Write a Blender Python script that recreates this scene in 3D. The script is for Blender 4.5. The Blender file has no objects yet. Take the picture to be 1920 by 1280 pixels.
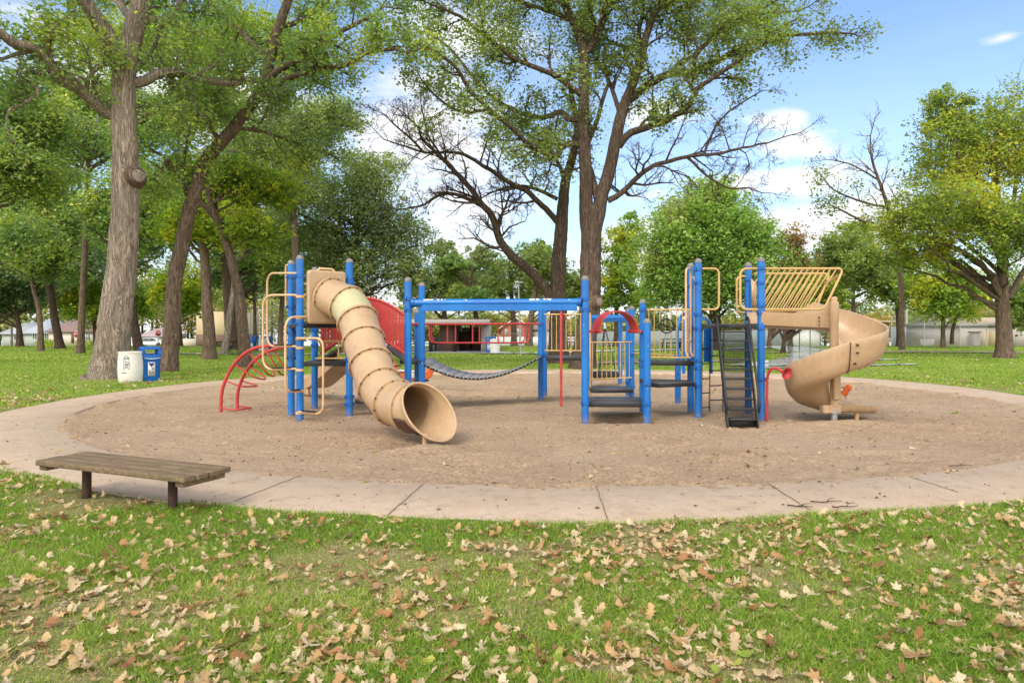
import bpy, math, random
import numpy as np
from mathutils import Vector, Matrix
rad = math.radians
SC = bpy.context.scene
COL = SC.collection
F = 1280.0; CX = 960.0; HY = 618.0; CH = 1.5     # camera model of the photograph: 24 mm lens, eye height 1.5 m

# ---------------------------------------------------------------- camera
cam_d = bpy.data.cameras.new('camera'); cam = bpy.data.objects.new('camera', cam_d); COL.objects.link(cam)
cam.location = (0, 0, CH); cam.rotation_euler = (rad(90), 0, 0)
cam_d.lens = 24.0; cam_d.sensor_width = 36.0; cam_d.shift_y = -22/1920.0
cam_d.clip_start = 0.05; cam_d.clip_end = 2000
SC.camera = cam
SC.view_settings.view_transform = 'Standard'; SC.view_settings.look = 'None'
SC.view_settings.exposure = 0.93; SC.view_settings.gamma = 1.0

# ---------------------------------------------------------------- world and sun
SUN_EL, SUN_AZ = 43.0, 208.0      # azimuth clockwise from +Y: behind the camera, to the left
W = bpy.data.worlds.new('World'); SC.world = W; W.use_nodes = True
nt = W.node_tree; N = nt.nodes; Lk = nt.links; N.clear()
sky = N.new('ShaderNodeTexSky'); sky.sky_type = 'NISHITA'; sky.sun_disc = False
sky.sun_elevation = rad(SUN_EL); sky.sun_rotation = rad(SUN_AZ); sky.air_density = 1.0; sky.dust_density = 0.6; sky.ozone_density = 1.3
tc = N.new('ShaderNodeTexCoord')
def wmath(op, a, b=None, c=None, clamp=False):
    m = N.new('ShaderNodeMath'); m.operation = op; m.use_clamp = clamp
    for i, v in enumerate((a, b, c)):
        if v is None: continue
        if isinstance(v, (int, float)): m.inputs[i].default_value = v
        else: Lk.new(v, m.inputs[i])
    return m.outputs[0]
def wnoise(scale, detail, rough, zs, off=(0, 0, 0)):
    mp = N.new('ShaderNodeMapping'); mp.inputs['Scale'].default_value = (1, 1, zs); mp.inputs['Location'].default_value = off
    Lk.new(tc.outputs['Generated'], mp.inputs['Vector'])
    n = N.new('ShaderNodeTexNoise'); n.inputs['Scale'].default_value = scale; n.inputs['Detail'].default_value = detail; n.inputs['Roughness'].default_value = rough
    Lk.new(mp.outputs[0], n.inputs['Vector']); return n.outputs['Fac']
nz = wnoise(7.0, 7, 0.62, 2.2); nz2 = wnoise(2.2, 5, 0.55, 2.6, (3.1, 0.7, 0.2))
def wblob(px, py, sx, sy):
    d = Vector(((px-CX)/F, 1, (HY-py)/F)).normalized()
    s = N.new('ShaderNodeVectorMath'); s.operation = 'SUBTRACT'; Lk.new(tc.outputs['Generated'], s.inputs[0]); s.inputs[1].default_value = d
    m = N.new('ShaderNodeVectorMath'); m.operation = 'MULTIPLY'; Lk.new(s.outputs[0], m.inputs[0]); m.inputs[1].default_value = (F/sx, F/sx, F/sy)
    l = N.new('ShaderNodeVectorMath'); l.operation = 'LENGTH'; Lk.new(m.outputs[0], l.inputs[0])
    return wmath('SUBTRACT', 1.0, l.outputs['Value'], clamp=True)
tot = None
for b in ((1505, 275, 105, 40), (1500, 340, 120, 42), (1385, 345, 90, 34), (1245, 205, 130, 45), (790, 280, 270, 230), (880, 60, 200, 80),
          (1290, 450, 220, 60), (1560, 420, 240, 55), (1885, 70, 46, 15), (380, 160, 420, 180), (1460, 225, 70, 30), (-300, 200, 500, 200), (2500, 300, 400, 120)):
    o = wblob(*b); tot = o if tot is None else wmath('MAXIMUM', tot, o)
sep = N.new('ShaderNodeSeparateXYZ'); Lk.new(tc.outputs['Generated'], sep.inputs[0])
low = N.new('ShaderNodeMapRange'); Lk.new(sep.outputs['Z'], low.inputs['Value'])
low.inputs['From Min'].default_value = 0.04; low.inputs['From Max'].default_value = 0.27; low.inputs['To Min'].default_value = 0.85; low.inputs['To Max'].default_value = 0.0
cl = wmath('MULTIPLY', tot, 1.15); cl = wmath('ADD', cl, wmath('MULTIPLY_ADD', nz, 2.6, -1.42)); cl = wmath('ADD', cl, low.outputs[0])
back = N.new('ShaderNodeMapRange'); Lk.new(sep.outputs['Y'], back.inputs['Value'])      # unseen cloud cover added behind the camera, brightened below to lift shaded fronts
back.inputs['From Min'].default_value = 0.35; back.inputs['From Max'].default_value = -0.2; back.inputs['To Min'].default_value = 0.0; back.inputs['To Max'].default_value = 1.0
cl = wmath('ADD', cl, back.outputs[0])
cr = N.new('ShaderNodeMapRange'); cr.interpolation_type = 'SMOOTHSTEP'; Lk.new(cl, cr.inputs['Value']); cr.inputs['From Min'].default_value = 0.02; cr.inputs['From Max'].default_value = 1.1
haze_veil = wmath('MULTIPLY_ADD', nz2, 0.5, -0.17, clamp=True)
fac = wmath('MAXIMUM', cr.outputs[0], haze_veil)
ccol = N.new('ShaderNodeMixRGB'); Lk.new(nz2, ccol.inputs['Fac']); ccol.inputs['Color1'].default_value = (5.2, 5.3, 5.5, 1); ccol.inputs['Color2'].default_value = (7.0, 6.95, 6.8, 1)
gain = N.new('ShaderNodeMixRGB'); gain.blend_type = 'MULTIPLY'; gain.inputs['Fac'].default_value = 1; Lk.new(sky.outputs[0], gain.inputs['Color1']); gain.inputs['Color2'].default_value = (1.02, 1.16, 1.32, 1)
cb = N.new('ShaderNodeMixRGB'); Lk.new(back.outputs[0], cb.inputs['Fac']); Lk.new(ccol.outputs[0], cb.inputs['Color1']); cb.inputs['Color2'].default_value = (13.0, 12.5, 11.9, 1)  # cloud behind the camera set brighter than the visible cloud, as added fill
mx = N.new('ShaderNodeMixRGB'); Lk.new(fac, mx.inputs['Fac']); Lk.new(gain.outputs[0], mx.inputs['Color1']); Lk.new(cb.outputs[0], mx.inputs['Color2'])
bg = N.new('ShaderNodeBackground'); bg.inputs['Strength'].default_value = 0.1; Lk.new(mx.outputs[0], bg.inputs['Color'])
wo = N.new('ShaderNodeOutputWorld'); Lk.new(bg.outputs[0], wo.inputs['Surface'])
sd = bpy.data.lights.new('sun', 'SUN'); sd.energy = 1.2; sd.angle = rad(20); sd.color = (1.0, 0.92, 0.81)
sun = bpy.data.objects.new('sun', sd); COL.objects.link(sun)
_az, _el = rad(SUN_AZ), rad(SUN_EL)
sdir = Vector((math.sin(_az)*math.cos(_el), math.cos(_az)*math.cos(_el), math.sin(_el)))
sun.rotation_euler = sdir.to_track_quat('Z', 'Y').to_euler(); sun.location = (0, 0, 40)

# ---------------------------------------------------------------- helpers
def P(px, py, D):            # photograph position + real distance -> world point
    return Vector(((px-CX)*D/F, D, CH-(py-HY)*D/F))
def tag(o, label=None, cat=None, group=None, kind=None):
    if label: o['label'] = label
    if cat: o['category'] = cat
    if group: o['group'] = group
    if kind: o['kind'] = kind
    return o
def thing(name, label, cat, loc=(0, 0, 0), group=None, rz=0):
    o = bpy.data.objects.new(name, None); COL.objects.link(o); o.location = loc; o.rotation_euler = (0, 0, rz)
    o.empty_display_size = 0.2
    return tag(o, label, cat, group)
def offs(o):
    v = Vector((0, 0, 0))
    while o is not None: v += o.location; o = o.parent
    return v
def copy_tree(o, parent=None):
    c = o.copy(); COL.objects.link(c)
    if parent: c.parent = parent
    for ch in [k for k in o.children]: copy_tree(ch, c)
    return c
def mesh_np(name, V, faces_flat, counts, mat, parent=None, smooth=False, attr=None, sharp=None, world=True):
    me = bpy.data.meshes.new(name)
    V = np.asarray(V, dtype=np.float32)
    if parent is not None and world: V = V-np.array(offs(parent), dtype=np.float32)
    me.vertices.add(len(V)); me.vertices.foreach_set('co', V.ravel())
    ff = np.asarray(faces_flat, dtype=np.int32); cn = np.asarray(counts, dtype=np.int32)
    me.loops.add(len(ff)); me.loops.foreach_set('vertex_index', ff)
    me.polygons.add(len(cn)); st = np.zeros(len(cn), dtype=np.int32); st[1:] = np.cumsum(cn)[:-1]
    me.polygons.foreach_set('loop_start', st); me.polygons.foreach_set('loop_total', cn)
    if smooth: me.polygons.foreach_set('use_smooth', np.ones(len(cn), dtype=bool))
    me.update(calc_edges=True)
    if attr:
        for k, v in attr.items():
            dom = 'FACE' if len(v) == len(cn) else 'POINT'
            a = me.attributes.new(k, 'FLOAT', dom); a.data.foreach_set('value', np.asarray(v, dtype=np.float32))
    if sharp: me.set_sharp_from_angle(angle=rad(sharp))
    for m in (mat if isinstance(mat, (list, tuple)) else [mat]): me.materials.append(m)
    o = bpy.data.objects.new(name, me); COL.objects.link(o)
    if parent is not None: o.parent = parent
    return o
class MB:
    def __init__(s): s.v = []; s.f = []; s.c = []; s.n = 0
    def raw(s, V, faces):
        b = s.n
        s.v.extend([tuple(p) for p in V]); s.n += len(V)
        for f in faces: s.f.extend([b+i for i in f]); s.c.append(len(f))
        return s
    def box(s, x0, x1, y0, y1, z0, z1, rz=0, piv=None):
        V = [Vector((x, y, z)) for z in (z0, z1) for (x, y) in ((x0, y0), (x1, y0), (x1, y1), (x0, y1))]
        if rz:
            p = Vector(piv or ((x0+x1)/2, (y0+y1)/2, 0)); R = Matrix.Rotation(rz, 3, 'Z'); V = [R@(v-p)+p for v in V]
        return s.raw(V, [(3, 2, 1, 0), (4, 5, 6, 7), (0, 1, 5, 4), (1, 2, 6, 5), (2, 3, 7, 6), (3, 0, 4, 7)])
    def bar(s, a, b, w, h):      # rectangular bar between two points, w sideways, h vertical-ish
        a = Vector(a); b = Vector(b); d = (b-a).normalized(); up = Vector((0, 0, 1))
        if abs(d.z) > .95: up = Vector((0, 1, 0))
        r = d.cross(up).normalized()*w/2; u = r.cross(d).normalized()*h/2
        V = [a-r-u, a+r-u, a+r+u, a-r+u, b-r-u, b+r-u, b+r+u, b-r+u]
        return s.raw(V, [(0, 1, 2, 3), (7, 6, 5, 4), (0, 4, 5, 1), (1, 5, 6, 2), (2, 6, 7, 3), (3, 7, 4, 0)])
    def tube(s, pts, r, n=8, cap=True, closed=False):
        pts = [Vector(p) for p in pts]; k = len(pts); rr = r if isinstance(r, (list, tuple, np.ndarray)) else [r]*k
        V = []; ref = None
        for i in range(k):
            if closed: d = pts[(i+1) % k]-pts[(i-1) % k]
            else: d = pts[min(i+1, k-1)]-pts[max(i-1, 0)]
            d = d.normalized() if d.length > 1e-9 else Vector((0, 0, 1))
            if ref is None: ref = Vector((1, 0, 0)) if abs(d.x) < .8 else Vector((0, 1, 0))
            a = (ref-d*ref.dot(d)).normalized(); ref = a; b = d.cross(a)
            for j in range(n):
                t = 2*math.pi*j/n; V.append(pts[i]+(a*math.cos(t)+b*math.sin(t))*rr[i])
        fs = []
        for i in range(k if closed else k-1):
            i2 = (i+1) % k
            for j in range(n): j2 = (j+1) % n; fs.append((i*n+j, i*n+j2, i2*n+j2, i2*n+j))
        if cap and not closed: fs.append(tuple(range(n-1, -1, -1))); fs.append(tuple((k-1)*n+j for j in range(n)))
        return s.raw(V, fs)
    def cyl(s, a, b, r, n=16): return s.tube([a, b], r, n)
    def lathe(s, prof, c=(0, 0, 0), n=20, ax=None, caps=True):   # prof [(r,z)], optional axis direction
        c = Vector(c); Q = Vector(ax).to_track_quat('Z', 'Y') if ax is not None else None
        V = []
        for (r, z) in prof:
            for j in range(n):
                t = 2*math.pi*j/n; p = Vector((r*math.cos(t), r*math.sin(t), z)); V.append((Q@p if Q else p)+c)
        fs = [(i*n+j, i*n+(j+1) % n, (i+1)*n+(j+1) % n, (i+1)*n+j) for i in range(len(prof)-1) for j in range(n)]
        if caps and prof[0][0] > 1e-6: fs.append(tuple(range(n-1, -1, -1)))
        if caps and prof[-1][0] > 1e-6: fs.append(tuple((len(prof)-1)*n+j for j in range(n)))
        return s.raw(V, fs)
    def prism(s, poly, z0, z1):
        k = len(poly); V = [(p[0], p[1], z0) for p in poly]+[(p[0], p[1], z1) for p in poly]
        return s.raw(V, [tuple(range(k-1, -1, -1)), tuple(range(k, 2*k))]+[(i, (i+1) % k, k+(i+1) % k, k+i) for i in range(k)])
    def build(s, name, mat, parent=None, smooth=True, sharp=38, bevel=0, label=None):
        o = mesh_np(name, np.array(s.v, dtype=np.float32).reshape(-1, 3), s.f, s.c, mat, parent, smooth, sharp=sharp if smooth else None)
        if bevel:
            b = o.modifiers.new('bevel', 'BEVEL'); b.width = bevel; b.segments = 2; b.limit_method = 'ANGLE'
        if label: o['label'] = label
        return o
def fillet(pts, r, n=6, closed=False):
    pts = [Vector(p) for p in pts]; out = []; k = len(pts)
    for i in range(k):
        if not closed and i in (0, k-1): out.append(pts[i]); continue
        a, b, c = pts[i-1], pts[i], pts[(i+1) % k]; u = (a-b); v = (c-b)
        rr = min(r, u.length*.49, v.length*.49); p = b+u.normalized()*rr; q = b+v.normalized()*rr
        for j in range(n+1):
            t = j/n; out.append(p*(1-t)**2+b*2*t*(1-t)+q*t*t)
    return out
def spline(pts, per=8):
    pts = [Vector(p) for p in pts]; out = []
    for i in range(len(pts)-1):
        p0 = pts[max(i-1, 0)]; p1 = pts[i]; p2 = pts[i+1]; p3 = pts[min(i+2, len(pts)-1)]
        for j in range(per):
            t = j/per; out.append(0.5*((2*p1)+(p2-p0)*t+(2*p0-5*p1+4*p2-p3)*t*t+(3*p1-p0-3*p2+p3)*t**3))
    out.append(pts[-1]); return out
# value noise in numpy
def vnoise(x, y, seed=0):
    xi = np.floor(x).astype(np.int64); yi = np.floor(y).astype(np.int64); xf = x-xi; yf = y-yi
    def h(a, b):
        n = (a*374761393+b*668265263+seed*974634777) & 0xffffffff
        n = ((n ^ (n >> 13))*1274126177) & 0xffffffff
        return ((n ^ (n >> 16)) & 0xffff)/65535.0
    u = xf*xf*(3-2*xf); v = yf*yf*(3-2*yf)
    return (h(xi, yi)*(1-u)+h(xi+1, yi)*u)*(1-v)+(h(xi, yi+1)*(1-u)+h(xi+1, yi+1)*u)*v
def fbm(x, y, sc, oc=4, seed=0):
    t = 0; a = 1; s = 0
    for i in range(oc): t = t+a*vnoise(x*sc, y*sc, seed+i*17); s += a; a *= .5; sc *= 2.03
    return t/s-0.5

# ---------------------------------------------------------------- materials
class NM:
    def __init__(s, name):
        s.m = bpy.data.materials.new(name); s.m.use_nodes = True; s.t = s.m.node_tree; s.N = s.t.nodes; s.N.clear()
        s.out = s.N.new('ShaderNodeOutputMaterial'); s.b = s.N.new('ShaderNodeBsdfPrincipled'); s.t.links.new(s.b.outputs[0], s.out.inputs['Surface'])
        s.tc = s.N.new('ShaderNodeTexCoord')
    def L(s, a, b): s.t.links.new(a, b)
    def coords(s, scale=(1, 1, 1), which='Object'):
        m = s.N.new('ShaderNodeMapping'); m.inputs['Scale'].default_value = scale; s.L(s.tc.outputs[which], m.inputs['Vector']); return m.outputs[0]
    def noise(s, scale, detail=4, rough=.55, vec=None, dist=0):
        n = s.N.new('ShaderNodeTexNoise'); n.inputs['Scale'].default_value = scale; n.inputs['Detail'].default_value = detail; n.inputs['Roughness'].default_value = rough; n.inputs['Distortion'].default_value = dist
        s.L(vec if vec is not None else s.tc.outputs['Object'], n.inputs['Vector']); return n.outputs['Fac']
    def vor(s, scale, vec=None, feat='F1', out='Distance'):
        n = s.N.new('ShaderNodeTexVoronoi'); n.feature = feat; n.inputs['Scale'].default_value = scale
        s.L(vec if vec is not None else s.tc.outputs['Object'], n.inputs['Vector']); return n.outputs[out]
    def ramp(s, fac, stops):
        r = s.N.new('ShaderNodeValToRGB'); s.L(fac, r.inputs['Fac']); e = r.color_ramp.elements
        while len(e) < len(stops): e.new(.5)
        for i, (p, c) in enumerate(stops):
            e[i].position = p; e[i].color = (*c, 1) if hasattr(c, '__len__') else (c, c, c, 1)
        return r.outputs[0]
    def mix(s, fac, a, b, mode='MIX'):
        m = s.N.new('ShaderNodeMixRGB'); m.blend_type = mode
        for i, v in ((0, fac), (1, a), (2, b)):
            if isinstance(v, (int, float)): m.inputs[i].default_value = v if i == 0 else (v, v, v, 1)
            elif isinstance(v, (tuple, list)): m.inputs[i].default_value = (*v, 1)
            else: s.L(v, m.inputs[i])
        return m.outputs[0]
    def math(s, op, a, b=0, clamp=False):
        m = s.N.new('ShaderNodeMath'); m.operation = op; m.use_clamp = clamp
        for i, v in enumerate((a, b)):
            if isinstance(v, (int, float)): m.inputs[i].default_value = v
            else: s.L(v, m.inputs[i])
        return m.outputs[0]
    def attr(s, name):
        a = s.N.new('ShaderNodeAttribute'); a.attribute_name = name; return a.outputs['Fac']
    def bump(s, h, strength=.3, dist=.02):
        b = s.N.new('ShaderNodeBump'); b.inputs['Strength'].default_value = strength; b.inputs['Distance'].default_value = dist
        s.L(h, b.inputs['Height']); s.L(b.outputs[0], s.b.inputs['Normal']); return b
    def set(s, col=None, rough=None, spec=None, metal=None):
        for k, v in (('Base Color', col), ('Roughness', rough), ('Specular IOR Level', spec), ('Metallic', metal)):
            if v is None: continue
            if isinstance(v, (int, float)): s.b.inputs[k].default_value = v
            elif isinstance(v, (tuple, list)): s.b.inputs[k].default_value = (*v, 1)
            else: s.L(v, s.b.inputs[k])
        return s.m
def pm(name, c1, c2=None, rough=.55, scale=6, bump=0, bscale=40, spec=.4, metal=0, stretch=(1, 1, 1), detail=5, lo=.35, hi=.65, bdist=.005):
    n = NM(name); c2 = c2 or tuple(x*.75 for x in c1); v = n.coords(stretch)
    f = n.noise(scale, detail, .6, v); col = n.ramp(f, [(lo, c2), (hi, c1)])
    if bump: n.bump(n.noise(bscale, 4, .6, v), bump, bdist)
    return n.set(col, rough, spec, metal)

M = {}
def blue_mat():
    n = NM('blue_paint'); f = n.noise(2.2, 5, .6); col = n.ramp(f, [(.35, (.006, .115, .40)), (.65, (.006, .16, .50))])
    ch = n.noise(34, 3, .5); col = n.mix(n.ramp(ch, [(.715, 0), (.73, .8)]), col, (.50, .50, .48)); st = n.noise(9, 5, .7, n.coords((1.6, 1.6, .18))); col = n.mix(n.ramp(st, [(.56, 0), (.72, .35)]), col, (.10, .20, .36))
    gp = n.N.new('ShaderNodeNewGeometry'); sx = n.N.new('ShaderNodeSeparateXYZ'); n.L(gp.outputs['Position'], sx.inputs[0]); d = n.math('MULTIPLY', n.math('SUBTRACT', .13, sx.outputs['Z']), 6.0, True)
    col = n.mix(n.math('MULTIPLY', d, n.ramp(n.noise(22, 4, .7), [(.35, .15), (.65, .9)])), col, (.24, .17, .11)); n.bump(n.noise(60, 3, .5), .08, .004); return n.set(col, n.ramp(f, [(.35, .42), (.65, .3)]), .45)
M['blue'] = blue_mat()
M['blue_dk'] = pm('blue_clamp', (.008, .12, .42), (.01, .085, .3), rough=.4, scale=9)
M['cap'] = pm('cap_metal', (.24, .225, .20), (.13, .125, .12), rough=.6, scale=25, bump=.2)
M['tan_pipe'] = pm('tan_pipe', (.66, .44, .25), (.55, .34, .17), rough=.4, scale=5)
M['ochre_pipe'] = pm('ochre_pipe', (.58, .38, .155), (.46, .28, .10), rough=.42, scale=5)
M['red'] = pm('red_paint', (.50, .055, .05), (.40, .035, .035), rough=.42, scale=4, bump=.05)
M['black'] = pm('black_rubber', (.022, .021, .022), (.012, .011, .011), rough=.5, scale=9, bump=.15, bscale=80)
M['steel'] = pm('galvanised', (.42, .43, .44), (.3, .3, .31), rough=.4, scale=14, metal=.6)
M['bolt'] = pm('bolt_dark', (.07, .045, .03), (.03, .02, .015), rough=.5)
M['orange_in'] = pm('tan_inner', (.62, .36, .15), (.5, .27, .10), rough=.4, scale=3)
M['brown_patch'] = pm('brown_patch', (.075, .03, .018), (.05, .02, .012), rough=.35, scale=4)
def slide_mat(name, c1, c2):
    n = NM(name); v = n.coords((1, 1, .5)); f = n.noise(2.0, 5, .6, v)
    s2 = n.noise(14, 3, .5, n.coords((1.3, 1.3, .12)))
    col = n.ramp(f, [(.3, c2), (.7, c1)]); col = n.mix(n.ramp(s2, [(.55, 0), (.8, .32)]), col, tuple(min(1, x*1.3+.04) for x in c1)); gr = n.noise(7, 6, .75); col = n.mix(n.ramp(gr, [(.56, 0), (.72, .45)]), col, tuple(x*.5 for x in c2)); sc = n.noise(3, 4, .6, n.coords((22, 22, 1.2))); col = n.mix(n.ramp(sc, [(.66, 0), (.7, .4)]), col, tuple(min(1, x*1.35) for x in c1))
    n.bump(n.noise(60, 3, .5), .06, .004)
    return n.set(col, n.ramp(f, [(.3, .42), (.7, .3)]), .5)
M['slide'] = slide_mat('tan_plastic', (.49, .34, .20), (.38, .25, .14))
M['slide_pale'] = slide_mat('pale_green_plastic', (.47, .43, .245), (.40, .37, .20))
def tread_mat():
    n = NM('perforated_tread'); v = n.vor(34); h = n.ramp(v, [(.18, 0.0), (.30, 1.0)])
    col = n.mix(h, (.006, .006, .006), n.ramp(n.noise(5), [(.35, (.035, .035, .036)), (.65, (.075, .075, .08))])); n.bump(h, .6, .004)
    return n.set(col, .38, .5)
M['tread'] = tread_mat()
def corr_mat():
    n = NM('ribbed_deck'); w = n.N.new('ShaderNodeTexWave'); w.inputs['Scale'].default_value = 18; w.bands_direction = 'X'; n.L(n.coords(), w.inputs['Vector'])
    n.bump(w.outputs['Fac'], .7, .006); col = n.mix(w.outputs['Fac'], (.03, .03, .032), (.10, .10, .105))
    return n.set(col, .4, .5)
M['ribbed'] = corr_mat()
M['plank'] = pm('bridge_plank', (.30, .29, .29), (.19, .185, .185), rough=.45, scale=7, bump=.3, bscale=90)
def bark(name, c1, c2, zs=.20, scale=10, bs=1.0):
    n = NM(name); v = n.coords((1, 1, zs)); d = n.noise(scale*.3, 3, .6)
    f = n.noise(scale, 5, .62, n.coords((1, 1, zs*.5)), 1.6); f2 = n.noise(scale*2.6, 6, .72, v, .8)
    rg_ = n.math('MULTIPLY', n.math('ABSOLUTE', n.math('SUBTRACT', f, .5)), 5.0, True)
    h = n.math('ADD', n.math('MULTIPLY', rg_, .65), n.math('MULTIPLY', f2, .8))
    col = n.mix(n.ramp(h, [(.42, 0), (.70, 1)]), c2, c1); col = n.mix(n.ramp(d, [(.4, 0), (.62, .35)]), col, tuple(x*.7 for x in c1))
    n.bump(h, bs, .07); return n.set(col, .9, .15)
M['bark_pale'] = bark('grey_brown_bark', (.52, .43, .34), (.15, .11, .08))
M['bark'] = bark('brown_bark', (.31, .225, .16), (.085, .057, .04))
M['bark_dk'] = bark('dark_bark', (.16, .11, .08), (.04, .027, .02))
M['bark_mid'] = bark('dark_brown_bark', (.21, .155, .115), (.055, .038, .028))
M['cut'] = pm('cut_wood', (.30, .25, .20), (.13, .10, .08), rough=.9, scale=12, stretch=(1, 1, 1))
def leaf_mat(name, cols, trans=.42, scale=.35, spread=.5):
    # cols: from dark to light/yellow, per-leaf random attribute + clump noise choose between them (leaf species colour, not shading)
    n = NM(name); r = n.attr('rnd'); c = n.noise(scale, 2, .5)
    f = n.math('ADD', n.math('MULTIPLY', r, spread), n.math('MULTIPLY', n.ramp(c, [(.36, 0), (.66, 1)]), 1-spread))
    k = len(cols); col = n.ramp(f, [(.06+.9*i/(k-1), cc) for i, cc in enumerate(cols)])
    n.set(col, .55, .25); t = n.N.new('ShaderNodeBsdfTranslucent'); n.L(n.mix(1, col, (1.25, 1.35, .6), 'MULTIPLY'), t.inputs['Color'])
    mx = n.N.new('ShaderNodeMixShader'); mx.inputs[0].default_value = trans; n.L(n.b.outputs[0], mx.inputs[1]); n.L(t.outputs[0], mx.inputs[2]); n.L(mx.outputs[0], n.out.inputs['Surface'])
    return n.m
M['lf_oak'] = leaf_mat('oak_leaves', [(0.123, 0.203, 0.097), (0.189, 0.299, 0.108), (0.267, 0.384, 0.118), (0.424, 0.491, 0.132), (0.72, 0.72, 0.118)])
M['lf_oak2'] = leaf_mat('olive_oak_leaves', [(0.143, 0.205, 0.077), (0.214, 0.281, 0.095), (0.285, 0.341, 0.106), (0.281, 0.396, 0.11), (0.324, 0.432, 0.099)])
M['lf_dark'] = leaf_mat('dark_leaves', [(0.083, 0.134, 0.076), (0.124, 0.186, 0.098), (0.175, 0.249, 0.107), (0.247, 0.338, 0.107)])
M['lf_bright'] = leaf_mat('bright_leaves', [(0.132, 0.227, 0.052), (0.215, 0.341, 0.061), (0.331, 0.441, 0.07), (0.562, 0.54, 0.07), (0.72, 0.654, 0.07)], trans=.5)
M['lf_maple'] = leaf_mat('maple_leaves', [(0.161, 0.289, 0.067), (0.249, 0.409, 0.095), (0.339, 0.494, 0.134), (0.446, 0.562, 0.173), (0.483, 0.392, 0.191)], scale=.2)
M['lf_ash'] = leaf_mat('ash_leaves', [(0.14, 0.213, 0.052), (0.231, 0.327, 0.07), (0.331, 0.412, 0.078), (0.545, 0.525, 0.078), (0.72, 0.639, 0.07)], scale=.22, trans=.42)
M['lf_rust'] = leaf_mat('rusty_leaves', [(0.149, 0.142, 0.052), (0.264, 0.171, 0.061), (0.364, 0.185, 0.061), (0.397, 0.27, 0.104)])
M['lf_sage'] = leaf_mat('sage_leaves', [(0.189, 0.243, 0.115), (0.257, 0.324, 0.142), (0.324, 0.405, 0.162), (0.446, 0.499, 0.189)], scale=.2)
M['lf_far'] = leaf_mat('far_leaves', [(0.182, 0.227, 0.104), (0.247, 0.298, 0.122), (0.331, 0.355, 0.139), (0.496, 0.412, 0.139), (0.562, 0.341, 0.174)], scale=.06, spread=.3)
# ================================================================= GROUND
PC = (1.0, 15.0)   # middle of the play pit
def polar_table(pts):
    a = sorted((math.atan2(y-PC[1], x-PC[0]) % (2*math.pi), math.hypot(x-PC[0], y-PC[1])) for x, y in pts)
    th = np.array([p[0] for p in a]); r = np.array([p[1] for p in a])
    th = np.concatenate([th-2*math.pi, th, th+2*math.pi]); r = np.concatenate([r, r, r])
    def f(t):
        t = np.mod(t, 2*math.pi); w = np.zeros_like(t); s = np.zeros_like(t)
        for dt in np.linspace(-.32, .32, 9):
            k = 1-abs(dt)/.4; s += k*np.interp(t+dt, th, r); w += k
        return s/w
    return f
RIN = polar_table([(-6.9, 10.55), (-8.25, 16), (-8.4, 14.5), (-7.1, 19.8), (-4, 22.4), (0, 23.4), (4, 23.2), (7, 21.9), (9.3, 19.8), (10.2, 16.5), (9.8, 13.06), (8.2, 10.2), (5.76, 7.68), (2.8, 6.72), (.46, 6.48), (-1.9, 6.82), (-2.87, 7.19), (-4.4, 7.93)])
ROUT = polar_table([(-9.16, 12.2), (-9.3, 16.3), (-7.8, 21.3), (-4.4, 24.4), (0, 25.2), (4.5, 25.1), (8.2, 23.6), (10.3, 21.7), (11.6, 18.4), (11.3, 15.1), (9.9, 10.4), (7.3, 7.3), (4.47, 5.92), (2.33, 5.48), (.37, 5.25), (-2.37, 5.58), (-4.62, 6.75), (-6.4, 8.2), (-8.2, 9.7)])
NT = 720
TH = np.linspace(0, 2*math.pi, NT, endpoint=False)
rin = RIN(TH); rout = ROUT(TH)
rag = 0.12*(fbm(TH*40, TH*0, 1.0, 3, 5))+0.20*fbm(TH*6, TH*0, 1.0, 2, 9)
def gz(x, y):        # lawn height
    d = np.sqrt(x*x+y*y)
    z = .03+.035*fbm(x, y, .9, 3, 3)+.05*fbm(x, y, .18, 2, 8)*np.clip((d-8)/8, 0, 1)
    return z-.0235*np.clip(y-60, 0, 400)
def sandz(x, y):
    z = .035*fbm(x, y, 1.1, 3, 21)+.028*fbm(x, y, 5.5, 3, 31)+.012*fbm(x, y, 17, 2, 41)
    for (cx, cy, sx, sy, h) in ((-1.05, 8.55, .35, .22, .07), (-1.3, 8.9, .5, .35, -.05), (-.6, 8.3, .5, .25, .03), (1.6, 11.4, .75, .35, -.12), (-3.6, 12.6, 1.0, .5, -.06), (5.3, 11.6, .9, .45, -.06),
                             (5.6, 10.9, .9, .2, .045), (4.9, 10.8, .8, .2, .03), (-.3, 15.9, 2.6, .3, -.09), (-.3, 16.5, 2.6, .3, .05), (3.6, 10.4, .4, .3, -.05), (4.6, 7.9, .25, .12, -.05), (4.3, 8.4, .5, .1, .03)):
        z = z+h*np.exp(-((x-cx)/sx)**2-((y-cy)/sy)**2)
    return z
def ring_mesh(name, rows, zs, mat, kind='structure', attr=None):
    # rows: list of radius arrays, zs: list of z arrays
    k = len(rows); V = np.zeros((k, NT, 3), np.float32)
    for i in range(k): V[i, :, 0] = PC[0]+rows[i]*np.cos(TH); V[i, :, 1] = PC[1]+rows[i]*np.sin(TH); V[i, :, 2] = zs[i]
    a = np.arange(NT); b = (a+1) % NT
    q = np.concatenate([np.stack([i*NT+a, (i+1)*NT+a, (i+1)*NT+b, i*NT+b], 1) for i in range(k-1)])
    o = mesh_np(name, V.reshape(-1, 3), q.ravel(), np.full(len(q), 4), mat, smooth=True)
    return tag(o, kind=kind)
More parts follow.
